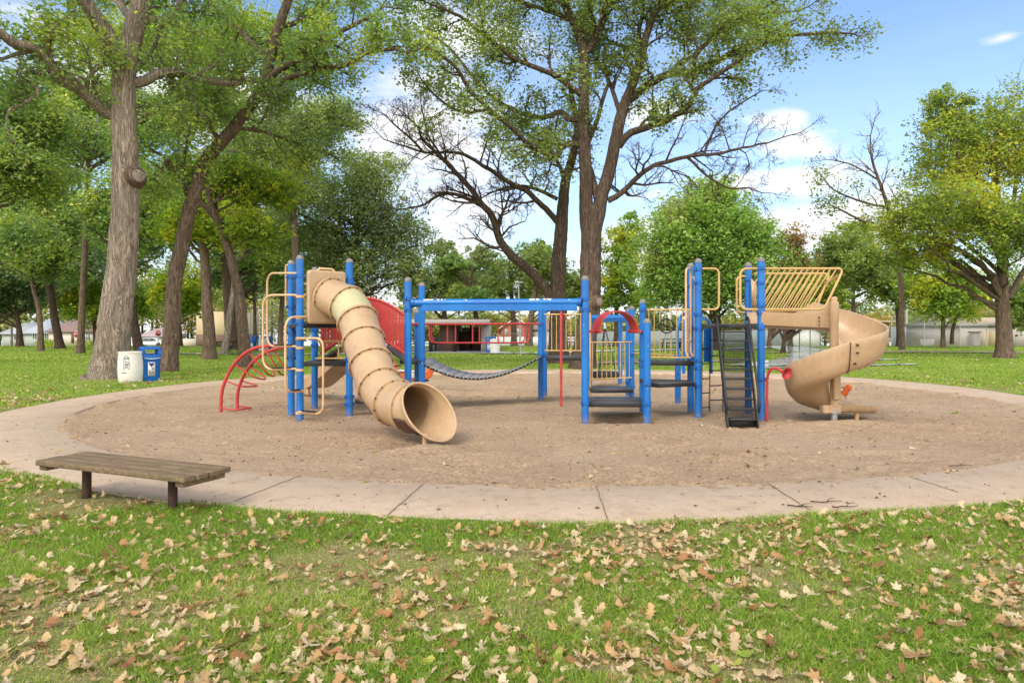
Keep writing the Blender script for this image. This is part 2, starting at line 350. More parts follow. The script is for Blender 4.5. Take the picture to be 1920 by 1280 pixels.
# sand: regular grid clipped to pit outline (a touch under the path edge)
def sand_mat():
    n = NM('sand'); a = n.noise(1.1, 5, .6); b = n.noise(24, 6, .72); c = n.noise(130, 3, .6); big = n.noise(.35, 2, .5)
    col = n.ramp(b, [(.30, (.27, .18, .108)), (.5, (.52, .365, .23)), (.68, (.70, .52, .35))])
    col = n.mix(n.ramp(a, [(.42, 0), (.66, .5)]), col, (.36, .25, .16)); col = n.mix(n.ramp(big, [(.45, 0), (.65, .35)]), col, (.58, .45, .31))
    sp = n.vor(46); col = n.mix(n.ramp(sp, [(.05, .6), (.11, 0)]), col, (.17, .11, .065))
    sp2 = n.vor(31, n.coords((1.3, .9, 1))); col = n.mix(n.ramp(sp2, [(.05, .8), (.10, 0)]), col, (.66, .52, .40))
    h = n.math('ADD', b, n.math('MULTIPLY', c, .5)); n.bump(h, 1.0, .045)
    return n.set(col, .92, .15)
gx = np.arange(-9.6, 11.8, .045); gy = np.arange(5.9, 25.2, .045)
X, Y = np.meshgrid(gx, gy); Z = sandz(X, Y)
t_ = np.arctan2(Y-PC[1], X-PC[0]); rr_ = np.hypot(X-PC[0], Y-PC[1]); edge = RIN(t_.ravel()).reshape(X.shape)
Z = Z-np.clip((rr_-edge+.25)/.3, 0, 1)*.012
Z = Z+np.where(rr_ > edge-.25, np.clip(fbm(X, Y, 1.7, 3, 61)*.22+.012, 0, .05)*np.clip(1-(rr_-edge)/.26, 0, 1), 0)*np.clip((rr_-edge+.25)/.2, 0, 1)
_R = random.Random(44)
for _ in range(2600):      # footprints and scuffs
    fx, fy = _R.uniform(-8.5, 10.3), 6.3+17*_R.random()**1.5; a_ = _R.uniform(0, 3.1); lx_, ly_ = _R.uniform(.07, .16), _R.uniform(.035, .06); h_ = _R.uniform(.012, .034)*(1 if _R.random() < .75 else -1)
    i0 = int((fx-.35-gx[0])/.045); j0 = int((fy-.35-gy[0])/.045); i1, j1 = i0+16, j0+16
    if i0 < 0 or j0 < 0 or i1 >= len(gx) or j1 >= len(gy): continue
    xs_, ys_ = X[j0:j1, i0:i1]-fx, Y[j0:j1, i0:i1]-fy; u_ = (xs_*math.cos(a_)+ys_*math.sin(a_))/lx_; v_ = (-xs_*math.sin(a_)+ys_*math.cos(a_))/ly_; q_ = u_*u_+v_*v_
    Z[j0:j1, i0:i1] -= h_*(np.exp(-q_)-.35*np.exp(-(np.sqrt(q_)-1.5)**2*3))
idx = np.arange(X.size).reshape(X.shape); inside = (rr_ < edge+.3)
q = np.stack([idx[:-1, :-1], idx[:-1, 1:], idx[1:, 1:], idx[1:, :-1]], -1)[(inside[:-1, :-1] & inside[1:, 1:])]
tag(mesh_np('sand', np.stack([X, Y, Z], -1).reshape(-1, 3), q.ravel(), np.full(len(q), 4), sand_mat(), smooth=True), kind='structure')
# concrete ring path
def path_mat():
    n = NM('concrete_path'); a = n.noise(.8, 4, .6); b = n.noise(60, 5, .75); c = n.noise(6, 4, .6)
    col = n.ramp(b, [(.25, (.35, .265, .18)), (.55, (.54, .41, .295)), (.8, (.66, .54, .40))])
    col = n.mix(n.ramp(a, [(.4, 0), (.66, .5)]), col, (.37, .26, .165)); col = n.mix(n.ramp(c, [(.52, 0), (.70, .55)]), col, (.33, .25, .175)); st = n.noise(2.6, 6, .75); col = n.mix(n.ramp(st, [(.54, 0), (.66, .45)]), col, (.30, .22, .15))
    sp = n.vor(14, n.coords((1, 1.1, 1))); col = n.mix(n.ramp(sp, [(.035, .8), (.06, 0)]), col, (.08, .06, .05))
    n.bump(b, .35, .01); return n.set(col, n.ramp(a, [(.35, .55), (.6, .85)]), .3)
pz = .022+.010*fbm(rin*np.cos(TH), rin*np.sin(TH), .5, 2, 3)
M['path'] = path_mat()
ri = rin+.02*fbm(TH*60, TH*0, 1, 3, 7)
ro = rout
ring_mesh('path', [ri-.002, ri, ri+.012, ro-.02, ro, ro], [pz*0-.1, pz-.006, pz+.002, pz+.004, pz, pz*0-.1], M['path'])
# expansion joints as thin dark grooves, near part of the ring
jb = MB()
for (px0, py0, px1, py1) in ((793, 908, 727, 966), (1118, 912, 1141, 978), (1443, 909, 1520, 957), (1700, 892, 1796, 923), (560, 893, 440, 940)):
    a = Vector((((px0-CX)*1.475/(py0-HY)), 1.475*F/(py0-HY), 0)); b = Vector((((px1-CX)*1.475/(py1-HY)), 1.475*F/(py1-HY), 0))
    pts = [a.lerp(b, i/10)+Vector((random.Random(i).uniform(-.006, .006), 0, .0315)) for i in range(11)]
    for i in range(10): jb.bar(pts[i], pts[i+1], .006, .003)
tag(jb.build('path_joints', pm('joint_dirt', (.20, .14, .095), (.12, .08, .055), rough=.95), smooth=False), kind='structure')
# lawn: rings out from the path
def lawn_mat():
    n = NM('lawn_ground'); a = n.noise(.55, 5, .65); b = n.noise(38, 6, .75); c = n.noise(5, 5, .7); far = n.noise(.12, 4, .6)
    fb = n.noise(150, 4, .8); soil = n.ramp(n.math('ADD', n.math('MULTIPLY', b, .5), n.math('MULTIPLY', fb, .5)), [(.38, (.10, .065, .04)), (.6, (.40, .29, .19))]); grs = n.ramp(b, [(.25, (.08, .11, .02)), (.5, (.18, .235, .04)), (.8, (.32, .34, .09))])
    col = n.mix(n.ramp(n.math('ADD', n.math('MULTIPLY', a, .6), n.math('MULTIPLY', c, .4)), [(.44, .2), (.60, .9)]), grs, n.mix(n.ramp(n.noise(90, 3, .7, n.coords((1, .4, 1))), [(.45, 0), (.62, .6)]), soil, (.42, .33, .18)))
    wr = n.noise(13, 3, .6); sp = n.vor(6); col = n.mix(n.ramp(n.math('MULTIPLY', n.ramp(sp, [(.10, 1), (.2, 0)]), n.ramp(wr, [(.5, 0), (.6, 1)])), [(0, 0), (1, .8)]), col, (.46, .36, .20))
    gp = n.N.new('ShaderNodeNewGeometry'); sx = n.N.new('ShaderNodeSeparateXYZ'); n.L(gp.outputs['Position'], sx.inputs[0])
    d = n.N.new('ShaderNodeMapRange'); n.L(sx.outputs['Y'], d.inputs['Value']); d.inputs['From Min'].default_value = 9; d.inputs['From Max'].default_value = 24
    fg = n.ramp(n.math('ADD', n.math('MULTIPLY', b, .5), n.math('MULTIPLY', n.noise(3.2, 5, .75), .5)), [(.36, (.13, .185, .03)), (.52, (.225, .30, .045)), (.64, (.34, .39, .08))])
    fg = n.mix(n.ramp(far, [(.5, 0), (.68, .6)]), fg, (.26, .25, .08))
    col = n.mix(d.outputs[0], col, fg); n.bump(n.math('ADD', b, c), .6, .05); return n.set(col, .9, .1)
M['lawn'] = lawn_mat()
inc = [0, .02, .10, .25, .45, .7, 1.0, 1.35, 1.7, 2.1, 2.5, 3.0, 3.6, 4.3, 5.2, 6.3, 7.6, 9.2, 11, 13.2, 16, 19.5, 24, 30, 37, 46, 58, 73, 92, 120, 160, 220, 300, 450]
rows = []; zs = []
for i, d in enumerate(inc):
    r = ro+rag*max(0, 1-d/2.0)*.8+d-(.05 if i < 2 else 0)*0; rows.append(r)
    x = PC[0]+r*np.cos(TH); y = PC[1]+r*np.sin(TH); z = gz(x, y); rows[-1] = r
    zs.append(z if i > 1 else (z*0+(-.05 if i == 0 else .028)))
ring_mesh('ground', rows, zs, M['lawn'])

# ---- grass blades (one uncountable object)
rng = np.random.default_rng(11)
def lawn_mask(x, y):
    t = np.arctan2(y-PC[1], x-PC[0]); r = np.hypot(x-PC[0], y-PC[1]); e = ROUT(t)+(.12*fbm(t*40, t*0, 1.0, 3, 5)+.20*fbm(t*6, t*0, 1.0, 2, 9))*.8
    return r-e
def sample_zone(n, y0, y1, fov=.9, p=1.0):
    u = rng.random(n)
    y = (y0**(2-p)+(y1**(2-p)-y0**(2-p))*u)**(1/(2-p)) if p != 2 else y0*(y1/y0)**u
    x = (rng.random(n)*2-1)*y*fov
    return x, y
# bench sits on bare dirt
def bare(x, y):
    a = fbm(x, y, 1.1, 3, 77)+.35*fbm(x, y, 4, 2, 78)
    b = np.exp(-((x+3.2)/1.25)**2-((y-5.98)/.30)**2)*.9+np.exp(-((x+1.02)/.42)**2-((y-4.3)/.26)**2)*.6+np.exp(-((x-.35)/.3)**2-((y-2.98)/.15)**2)*.5
    return a+b
def blades(n, y0, y1, h, w, lean, p, keep=1.0, fov=.92, dry=False):
    x, y = sample_zone(n, y0, y1, fov, p); m = lawn_mask(x, y); b = bare(x, y)
    if dry: ok = (m > -.06) & (rng.random(n) < np.clip((b+.12)*3.0, .12, 1))
    else: ok = (m > -.03) & (rng.random(n) > np.clip((b-.03)*4.2, 0.04, .95))
    x, y, b, m = x[ok], y[ok], b[ok], m[ok]
    k = len(x); hh = h*(.45+.9*rng.random(k))*(1-.4*np.clip(b*3, 0, 1))*(1+.35*fbm(x, y, 2.5, 2, 5)); a = rng.random(k)*2*math.pi; ln = lean*(.3+rng.random(k))
    z = gz(x, y)-.004; ca, sa = np.cos(a), np.sin(a); ww = w*(.6+.8*rng.random(k))/2; a2 = rng.random(k)*2*math.pi; cb, sb = np.cos(a2)*ww, np.sin(a2)*ww
    V = np.zeros((k, 5, 3), np.float32)
    V[:, 0] = np.stack([x-cb, y-sb, z], 1); V[:, 1] = np.stack([x+cb, y+sb, z], 1)
    mx_ = x+ca*ln*hh*.35; my = y+sa*ln*hh*.35; mz = z+hh*.6
    V[:, 2] = np.stack([mx_+cb*.75, my+sb*.75, mz], 1); V[:, 3] = np.stack([mx_-cb*.75, my-sb*.75, mz], 1)
    V[:, 4] = np.stack([x+ca*ln*hh, y+sa*ln*hh, z+hh*(1-.25*ln)], 1)
    i = np.arange(k)[:, None]*5; fl = np.concatenate([i+np.array([0, 1, 2, 3]), i+np.array([3, 2, 4])], 1)
    rnd = np.repeat(np.clip(rng.random(k)*.75+.55*(fbm(x, y, .8, 3, 55)+.5)-.15, 0, 1), 5)
    if dry: rnd = np.repeat(.84+.16*rng.random(k), 5)
    return V.reshape(-1, 3), fl.ravel(), np.tile([4, 3], k), rnd
def grass_mat():
    n = NM('grass_blades'); r = n.attr('rnd')
    col = n.ramp(r, [(.0, (.085, .16, .02)), (.3, (.17, .30, .03)), (.58, (.29, .43, .045)), (.78, (.42, .50, .08)), (.88, (.56, .48, .22)), (1, (.66, .54, .32))])
    n.set(col, .5, .3); t = n.N.new('ShaderNodeBsdfTranslucent'); n.L(n.mix(1, col, (1.2, 1.35, .5), 'MULTIPLY'), t.inputs['Color'])
    mx = n.N.new('ShaderNodeMixShader'); mx.inputs[0].default_value = .4; n.L(n.b.outputs[0], mx.inputs[1]); n.L(t.outputs[0], mx.inputs[2]); n.L(mx.outputs[0], n.out.inputs['Surface'])
    return n.m
parts = [blades(125000, 2.55, 7.2, .024, .004, 2.4, 1.35, dry=True), blades(410000, 2.55, 6.9, .050, .0036, 1.3, 1.35), blades(70000, 5.4, 14, .055, .009, .8, 1.2), blades(150000, 13, 34, .06, .02, .8, 1.2, fov=.95), blades(90000, 32, 75, .07, .05, .7, 1.2, fov=.95)]
off = 0; VV = []; FF = []; CC = []; RR = []
for (v, f, c, r) in parts: VV.append(v); FF.append(f+off); CC.append(c); RR.append(r); off += len(v)
tag(mesh_np('grass', np.concatenate(VV), np.concatenate(FF), np.concatenate(CC), grass_mat(), attr={'rnd': np.concatenate(RR)}), 'short green lawn grass around the play area', 'grass', kind='stuff')

# ---- fallen leaves
def leaf_shape(kind, seed):
    R = random.Random(seed); pts = []; n = 32
    for i in range(n):
        t = 2*math.pi*i/n
        if kind == 0:    # oak: long with wavy sides
            lb = (.5+.5*math.cos(8*t)); r = .5*(.55+.45*abs(math.cos(t))**1.5)*(1-.52*lb*(1-abs(math.cos(t))**6)); x, y = r*math.cos(t)*1.2, r*math.sin(t)*1.15
        elif kind == 1:  # maple-like lobes
            dg = math.degrees((t+math.pi) % (2*math.pi)-math.pi); r = .52*float(np.interp(abs(dg), [0, 12, 26, 38, 50, 64, 80, 96, 110, 128, 150, 170, 180], [1, .72, .36, .74, .95, .62, .34, .6, .74, .42, .46, .3, .22])); x, y = r*math.cos(t), r*math.sin(t)
        else:            # small oval leaf
            x, y = .5*math.cos(t), .24*math.sin(t)*(1+.3*math.cos(t))
        j = 1+R.uniform(-.08, .08); pts.append((x*j, y*j))
    cz_ = 1 if R.random() < .6 else 2.0; cu, cv, tw = cz_*R.uniform(-.8, 1.2), cz_*R.uniform(-.6, 1.4), cz_*R.uniform(-.9, .9); wv = R.uniform(.04, .11); ph = R.uniform(0, 6)
    def z(x, y): return cu*x*x*.8+cv*y*y+tw*x*y+wv*math.sin(9*x+ph)*math.cos(8*y)
    V = [(0, 0, z(0, 0))]; inner = [(x*.55, y*.55) for x, y in pts]
    V += [(x, y, z(x, y)) for x, y in inner]+[(x, y, z(x, y)) for x, y in pts]
    fs = [(0, 1+i, 1+(i+1) % n) for i in range(n)]+[(1+i, 1+n+i, 1+n+(i+1) % n, 1+(i+1) % n) for i in range(n)]
    V = np.array(V, np.float32); V[:, 2] -= V[:, 2].min(); 
    # stalk
    b = len(V); V = np.concatenate([V, np.array([(-.5, .01, z(-.5, 0)-V[0, 2]*0), (-.5, -.01, 0), (-.78, 0, .03)], np.float32)]); V[b:b+2, 2] = V[1+n+n//2, 2]
    fs.append((b, b+1, b+2)); return V, fs
def dleaf_mat(name, stops, trans=.2):
    n = NM(name); r = n.attr('rnd'); oi = n.N.new('ShaderNodeObjectInfo'); f = n.math('FRACT', n.math('ADD', r, oi.outputs['Random']))
    col = n.ramp(f, stops); v = n.noise(5, 4, .6, n.tc.outputs['Object']); col = n.mix(n.ramp(v, [(.35, 0), (.7, .35)]), col, (.18, .10, .05))
    n.set(col, .7, .2); t = n.N.new('ShaderNodeBsdfTranslucent'); n.L(col, t.inputs['Color'])
    mx = n.N.new('ShaderNodeMixShader'); mx.inputs[0].default_value = trans; n.L(n.b.outputs[0], mx.inputs[1]); n.L(t.outputs[0], mx.inputs[2]); n.L(mx.outputs[0], n.out.inputs['Surface'])
    return n.m
M['dleaf'] = dleaf_mat('dry_leaf', [(0, (.54, .41, .23)), (.26, (.66, .54, .35)), (.46, (.58, .38, .18)), (.60, (.50, .32, .15)), (.70, (.40, .20, .08)), (.76, (.24, .12, .06)), (.82, (.56, .40, .20)), (.9, (.62, .50, .31)), (1, (.54, .41, .23))])
M['gleaf'] = dleaf_mat('green_leaf', [(0, (.30, .42, .07)), (.5, (.45, .50, .10)), (1, (.62, .55, .06))], .35)
LS = [leaf_shape(k, s) for s, k in enumerate([0, 0, 1, 0, 1, 2, 0, 1, 0, 2, 1, 0, 1, 0])]
R = random.Random(5); cand = []
def leafdens(x, y):
    return np.clip(.46+1.15*fbm(x, y, 1.6, 3, 91), .12, 1)
xs, ys = sample_zone(12000, 2.7, 6.9, .92, 1.0); dn = leafdens(xs, ys); m = lawn_mask(xs, ys)
ok = (rng.random(len(xs)) < dn) & (m > .04); cand = [(x, y, 0) for x, y in zip(xs[ok], ys[ok])]
cand.sort(key=lambda c: c[1])
vis = [c for c in cand if abs(c[0]) < c[1]*.745 and c[1] > 2.88]; near = vis[:300]; ns_ = set(near); rest = [c for c in cand if c not in ns_]
protos = []
for k, (V, fs) in enumerate(LS):
    b = MB(); b.raw(V, fs); me_o = b.build('fallen_leaf', M['dleaf'], smooth=True, sharp=None)
    me_o.data.attributes.new('rnd', 'FLOAT', 'POINT').data.foreach_set('value', np.full(len(V), 0.0, np.float32)); protos.append(me_o)
greenm = []
for k in (5, 9):
    me = protos[k].data.copy(); me.materials.clear(); me.materials.append(M['gleaf']); greenm.append(me)
for i, (x, y, _) in enumerate(near):
    k = R.randrange(14); o = protos[k].copy(); COL.objects.link(o); g = R.random() < .05
    if g: o.data = greenm[R.randrange(2)]
    s = R.uniform(.05, .095)*(1.0 if k not in (5, 9) else .9); o.scale = (s, s, s)
    o.rotation_euler = (R.gauss(0, .32), R.gauss(0, .32), R.uniform(0, 6.3)); o.location = (x, y, float(gz(np.array([x]), np.array([y]))[0])+R.uniform(.0, .024))
    if g: tag(o, 'fresh green or yellow leaf fallen on the foreground grass', 'leaf', 'green leaves on the foreground grass')
    else: tag(o, 'dry curled tan or brown leaf lying on the foreground grass', 'leaf', 'dry leaves on the foreground grass')
for p in protos: bpy.data.objects.remove(p)
def litter(name, lst, label, mat):
    VV = []; FF = []; CC = []; RR = []; off = 0
    for (x, y, z0, s, fl) in lst:
        V, fs = LS[R.randrange(14)]; e = Matrix.Rotation(R.uniform(0, 6.3), 3, 'Z')@Matrix.Rotation(R.gauss(0, fl), 3, 'X')@Matrix.Rotation(R.gauss(0, fl), 3, 'Y')
        A = V@np.array(e, np.float32).T*s; A[:, 2] -= A[:, 2].min()*.7; A += np.array((x, y, z0), np.float32); VV.append(A); rr = R.random()
        RR.append(np.full(len(A), rr, np.float32))
        for f in fs: FF.extend([off+i for i in f]); CC.append(len(f))
        off += len(A)
    return tag(mesh_np(name, np.concatenate(VV), FF, CC, mat, attr={'rnd': np.concatenate(RR)}, smooth=True), label, 'leaf litter', kind='stuff')
lst = [(x, y, float(gz(np.array([x]), np.array([y]))[0])+R.uniform(-.004, .02), R.uniform(.04, .088), .35) for x, y, _ in rest]
xs, ys = sample_zone(3200, 12, 34, .8, 1.3); m = lawn_mask(xs, ys); ed = rng.random(len(xs)) < np.clip(1.0-m*.35, .16, 1)
for x, y, mm, e in zip(xs, ys, m, ed):
    if mm > 0 and e: lst.append((x, y, float(gz(np.array([x]), np.array([y]))[0])+.035, R.uniform(.08, .13), .3))
xs, ys = sample_zone(2600, 6.9, 15, .85, 1.0); m = lawn_mask(xs, ys); 
for x, y, mm in zip(xs, ys, m):
    if mm > 0: lst.append((x, y, float(gz(np.array([x]), np.array([y]))[0])+.03, R.uniform(.08, .12), .3))
xs, ys = sample_zone(7400, 2.6, 9.5, .92, 1.2); m = lawn_mask(xs, ys); dn = leafdens(xs, ys)
for x, y, mm, q_ in zip(xs, ys, m, dn):
    if mm > -.05 and R.random() < q_+.25: lst.append((x, y, float(gz(np.array([x]), np.array([y]))[0])+R.uniform(-.002, .014), R.uniform(.018, .05), .5))
litter('leaf_litter', lst, 'dry leaves scattered over the lawn beyond the nearest ones', M['dleaf'])
lst = []
for i in range(620):
    x, y = R.uniform(-8.5, 10.5), R.uniform(6, 23); t = math.atan2(y-PC[1], x-PC[0]); r = math.hypot(x-PC[0], y-PC[1])
    if r > float(ROUT(np.array([t]))[0]): continue
    if r > float(RIN(np.array([t]))[0]) and R.random() < .5: continue
    z = .03 if r > float(RIN(np.array([t]))[0]) else float(sandz(np.array([x]), np.array([y]))[0])
    if x > 1.5 or R.random() < .55: lst.append((x, y, z, R.uniform(.05, .10), .15))
n1 = len(lst)//5
litter('scattered_leaves', lst[n1:], 'small dry leaves scattered over the sand and path', M['dleaf'])
litter('scattered_green_leaves', lst[:n1], 'small yellow and green leaves scattered over the sand and path', M['gleaf'])
# pebbles, twigs and clods on sand and path
VV = []; FF = []; off = 0
base = np.array([(1, 0, 0), (0, 1, 0), (-1, 0, 0), (0, -1, 0), (0, 0, 1), (0, 0, -1)], np.float32); bf = [(0, 1, 4), (1, 2, 4), (2, 3, 4), (3, 0, 4), (1, 0, 5), (2, 1, 5), (3, 2, 5), (0, 3, 5)]
k = 6000; xs = rng.uniform(-8.5, 10.5, k); ys = 5.6+17*rng.random(k)**1.6; t = np.arctan2(ys-PC[1], xs-PC[0]); r = np.hypot(xs-PC[0], ys-PC[1])
ok = (r < ROUT(t)) & ((r < RIN(t)+.08) | (rng.random(k) < .25)); xs, ys, r, t = xs[ok], ys[ok], r[ok], t[ok]
zz = np.where(r < RIN(t), sandz(xs, ys), .028); k = len(xs); sc = .006+.014*rng.random(k)**3
V = base[None]*(sc[:, None, None]*(.6+.8*rng.random((k, 6, 1)))*np.array([1.2, 1, .6])); V = V+np.stack([xs, ys, zz+.003], 1)[:, None]
fl = (np.arange(k)[:, None, None]*6+np.array(bf)[None]).ravel()
tag(mesh_np('pebbles', V.reshape(-1, 3), fl, np.full(k*8, 3), pm('pebble', (.33, .24, .17), (.09, .065, .045), rough=.9, scale=3, lo=.45, hi=.55)), 'small clods and pebbles on the sand and path', 'pebbles', kind='stuff')
for (px, py, ln, a, lb) in ((1550, 944, .28, .1, 'thin forked dark twig on the path by the joint'), (1500, 953, .2, -.5, 'short curved twig beside the path joint'), (1800, 876, .25, .1, 'dark straight twig on the sand at right'), (1585, 954, .22, .05, 'small dark twig on the path near the right grass')):
    D = 1.48*F/(py-HY); c = Vector(((px-CX)*D/F, D, .04)); b = MB(); d = Vector((math.cos(a), math.sin(a), 0))
    pts = [c+d*ln*(i/6-.5)+Vector((0, R.uniform(-.01, .01), R.uniform(-.004, .006))) for i in range(7)]; b.tube(pts, [.006*(1-.1*i) for i in range(7)], 6); b.tube([pts[3], pts[3]+d*.05+Vector((0, .05, .01)), pts[3]+d*.1+Vector((0, .06, .015))], [.004, .003, .002], 5)
    tag(b.build('twig', M['bark_dk']), lb, 'twig')
# ================================================================= PLAY STRUCTURE
PS = thing('play_structure', 'large blue post playground structure with tan tube slide and spiral slide in the sand pit', 'playground', (0.4, 12.0, 0))
def GP(px, D): return ((px-CX)*D/F, D)
POSTS = dict(A=(546, 12.0, 2.70, (2.42, 1.9, 1.45, 1.0, .82)), B=(562.5, 11.36, 2.72, (2.4, 1.6)), C=(655, 11.93, 2.72, (2.36, 2.3, .98, .33, .2)), Dp=(590, 13.15, 2.68, (1.5, 1.2)), K1=(765, 11.5, 2.36, (2.02, 1.84)),
    K2=(791, 12.7, 2.36, (.95,)), K3=(782.5, 13.9, 1.89, (1.6, .95)), R1=(1014, 14.77, 2.05, (.93, 1.62)), R2=(1021, 15.6, 2.0, (.93,)), J=(1097, 11.16, 2.36, (2.0, 1.83, .30)),
    Mp=(1213, 11.16, 1.66, (.30, .62)), Lp=(1205, 12.4, 2.03, (1.86, 1.46, .95, .85)), Np=(1184.5, 15.0, 2.0, (.96, .25)), N2=(1178, 15.6, 1.97, (1.24, .3)), O=(1163, 18.8, 1.9, ()),
    E=(1309, 11.64, 2.69, (2.53, 2.3, 1.76, 1.52, .98, .86, .55)), G=(1295, 12.43, 2.69, (2.3, 1.9, 1.5, .95)), Fp=(1427, 11.36, 2.68, (2.52, 2.28, 1.9, 1.78, 1.53, .68)), H=(1403, 12.28, 2.69, (2.4, 1.8, 1.53)), Q=(1271, 14.0, 1.0, (.95,)))
PX = {}
for k, (px, D, h, cl) in POSTS.items():
    x, y = GP(px, D); PX[k] = Vector((x, y, 0)); b = MB(); b.cyl((x, y, -.2), (x, y, h-.045), .0605, 24); p = b.build('post', M['blue'], PS)
    c = MB(); c.lathe([(.0635, h-.05), (.0635, h-.035), (.060, h-.015), (.048, h+.008), (.028, h+.022), (0, h+.027)], (x, y, 0), 24); c.build('post_cap', M['cap'], p)
    for z in cl:
        c = MB(); c.lathe([(.062, z-.032), (.072, z-.03), (.072, z+.03), (.062, z+.032)], (x, y, 0), 24)
        for s in (-1, 1):
            a = rad(20 if s > 0 else 200)+rad(25)*len(k); d = Vector((math.cos(a), math.sin(a), 0)); q = Vector((x, y, z))+d*.085
            c.bar(Vector((x, y, z))+d*.06, q+d*.012, .022, .045); c.cyl(q+Vector((-d.y, d.x, 0))*.024, q-Vector((-d.y, d.x, 0))*.024, .009, 8)
        c.build('clamp', M['blue_dk'], p)
def V3(k, z): return Vector((PX[k].x, PX[k].y, z))
def deck(poly, z, mat='tread', th=.07):
    b = MB(); b.prism(poly, z-th, z-.012); o = b.build('platform', M['black'], PS, smooth=False, bevel=.004)
    cx = sum(p[0] for p in poly)/len(poly); cy = sum(p[1] for p in poly)/len(poly)
    t = MB(); t.prism([(cx+(p[0]-cx)*.975, cy+(p[1]-cy)*.975) for p in poly], z-.014, z+.002); t.build('platform_surface', M[mat], o, smooth=False)
    return o
def xy(k, dx=0, dy=0): return (PX[k].x+dx, PX[k].y+dy)
deck([xy('B', .02, .02), xy('C', 0, .02), (-3.41, 12.62), (-4.02, 12.1)], 1.6)
deck([(-3.72, 11.98), (-2.88, 12.02), (-2.72, 13.0), (-3.75, 13.1)], .93)
deck([xy('E', .05), xy('Fp', -.05), xy('H', -.05), xy('G', .05)], 1.6)
deck([(2.44, 12.05), (3.2, 11.98), (3.22, 12.75), (2.46, 12.85)], .94)
deck([(2.31, 11.3), (2.42, 11.18), (3.08, 11.5), (3.12, 11.95), (2.3, 12.3)], .62, 'ribbed')
deck([(1.27, 11.22), (2.12, 11.17), (2.3, 12.2), (1.28, 12.25)], .30, 'ribbed')
deck([(1.62, 13.9), (2.48, 13.95), (2.56, 14.85), (1.66, 14.8)], .28)
deck([(.70, 14.0), (1.50, 13.9), (1.55, 14.9), (.74, 14.9)], .94)
deck([(-2.75, 11.95), (-2.3, 11.9), (-2.3, 12.35), (-2.72, 12.4)], .27, 'ribbed')
deck([(-2.1, 12.75), (-1.72, 12.7), (-1.85, 13.9), (-2.2, 13.9)], .93)
deck([(-2.35, 12.8), (-2.0, 12.75), (-2.1, 13.3), (-2.4, 13.3)], .45)

# ---- tube slide
TS = thing('tube_slide', None, None); TS.parent = PS
fp = [P(622, 556, 11.62), P(651, 571, 11.38), P(671, 602, 11.15), P(682, 641, 10.8), P(696, 683, 10.42), P(713, 725, 10.05), P(741, 754, 9.65), P(770, 765, 9.25), P(800, 767, 8.95)]
fp[0] = fp[0]+Vector((-.06, .05, .0))
PER = 10; path = spline(fp, PER)
def frames(path):
    fr = []; up = Vector((0, 0, 1))
    for i in range(len(path)):
        d = (path[min(i+1, len(path)-1)]-path[max(i-1, 0)]).normalized()
        r = d.cross(up); r = r.normalized() if r.length > .1 else Vector((.7, .7, 0)); fr.append((path[i], d, r, r.cross(d).normalized()))
    return fr
fr = frames(path); NS = 40; TR = .312
fr[0] = (fr[0][0], Vector((.57, -.82, 0)).normalized(), Vector((-.82, -.57, 0)).normalized(), Vector((0, 0, 1)))
def shell(i0, i1, ro_, ri_):
    b = MB(); V = []
    ks = list(range(i0, i1+1))
    for rr in (ro_, ri_):
        for i in ks:
            p, d, r, u = fr[i]
            V += [p+(r*math.cos(2*math.pi*j/NS)+u*math.sin(2*math.pi*j/NS))*rr for j in range(NS)]
    K = len(ks); fs = []
    for i in range(K-1):
        for j in range(NS):
            j2 = (j+1) % NS; fs.append((i*NS+j, (i+1)*NS+j, (i+1)*NS+j2, i*NS+j2)); o = K*NS; fs.append((o+i*NS+j, o+i*NS+j2, o+(i+1)*NS+j2, o+(i+1)*NS+j))
    for (i, fl) in ((0, 0), (K-1, 1)):
        for j in range(NS):
            j2 = (j+1) % NS; f = (i*NS+j, i*NS+j2, K*NS+i*NS+j2, K*NS+i*NS+j); fs.append(f if not fl else f[::-1])
    return b.raw(V, fs)
for s in range(7):
    shell(s*PER, (s+1)*PER, TR, TR-.008).build('tube_section', M['slide_pale'] if s == 1 else M['slide'], TS, label='pale green section of the tube slide' if s == 1 else None)
    if s == 0: fi = 0
    i = s*PER; p, d, r, u = fr[i]
    for ii in ([i] if s else [1]):
        p, d, r, u = fr[ii]; fl = MB(); V = []
        for (rr, dd) in ((TR+.001, -.022), (TR+.036, -.020), (TR+.039, 0), (TR+.036, .020), (TR+.001, .022)):
            V += [p+d*dd+(r*math.cos(2*math.pi*j/NS)+u*math.sin(2*math.pi*j/NS))*rr for j in range(NS)]
        fl.raw(V, [(a*NS+j, (a+1)*NS+j, (a+1)*NS+(j+1) % NS, a*NS+(j+1) % NS) for a in range(4) for j in range(NS)]); fo = fl.build('flange', M['slide'], TS)
        bo = MB()
        for j in range(12):
            t = 2*math.pi*(j+.5)/12; n_ = r*math.cos(t)+u*math.sin(t); bo.cyl(p+n_*(TR+.02)+d*.017, p+n_*(TR+.02)+d*.032, .011, 8)
        bo.build('bolts', M['bolt'], fo)
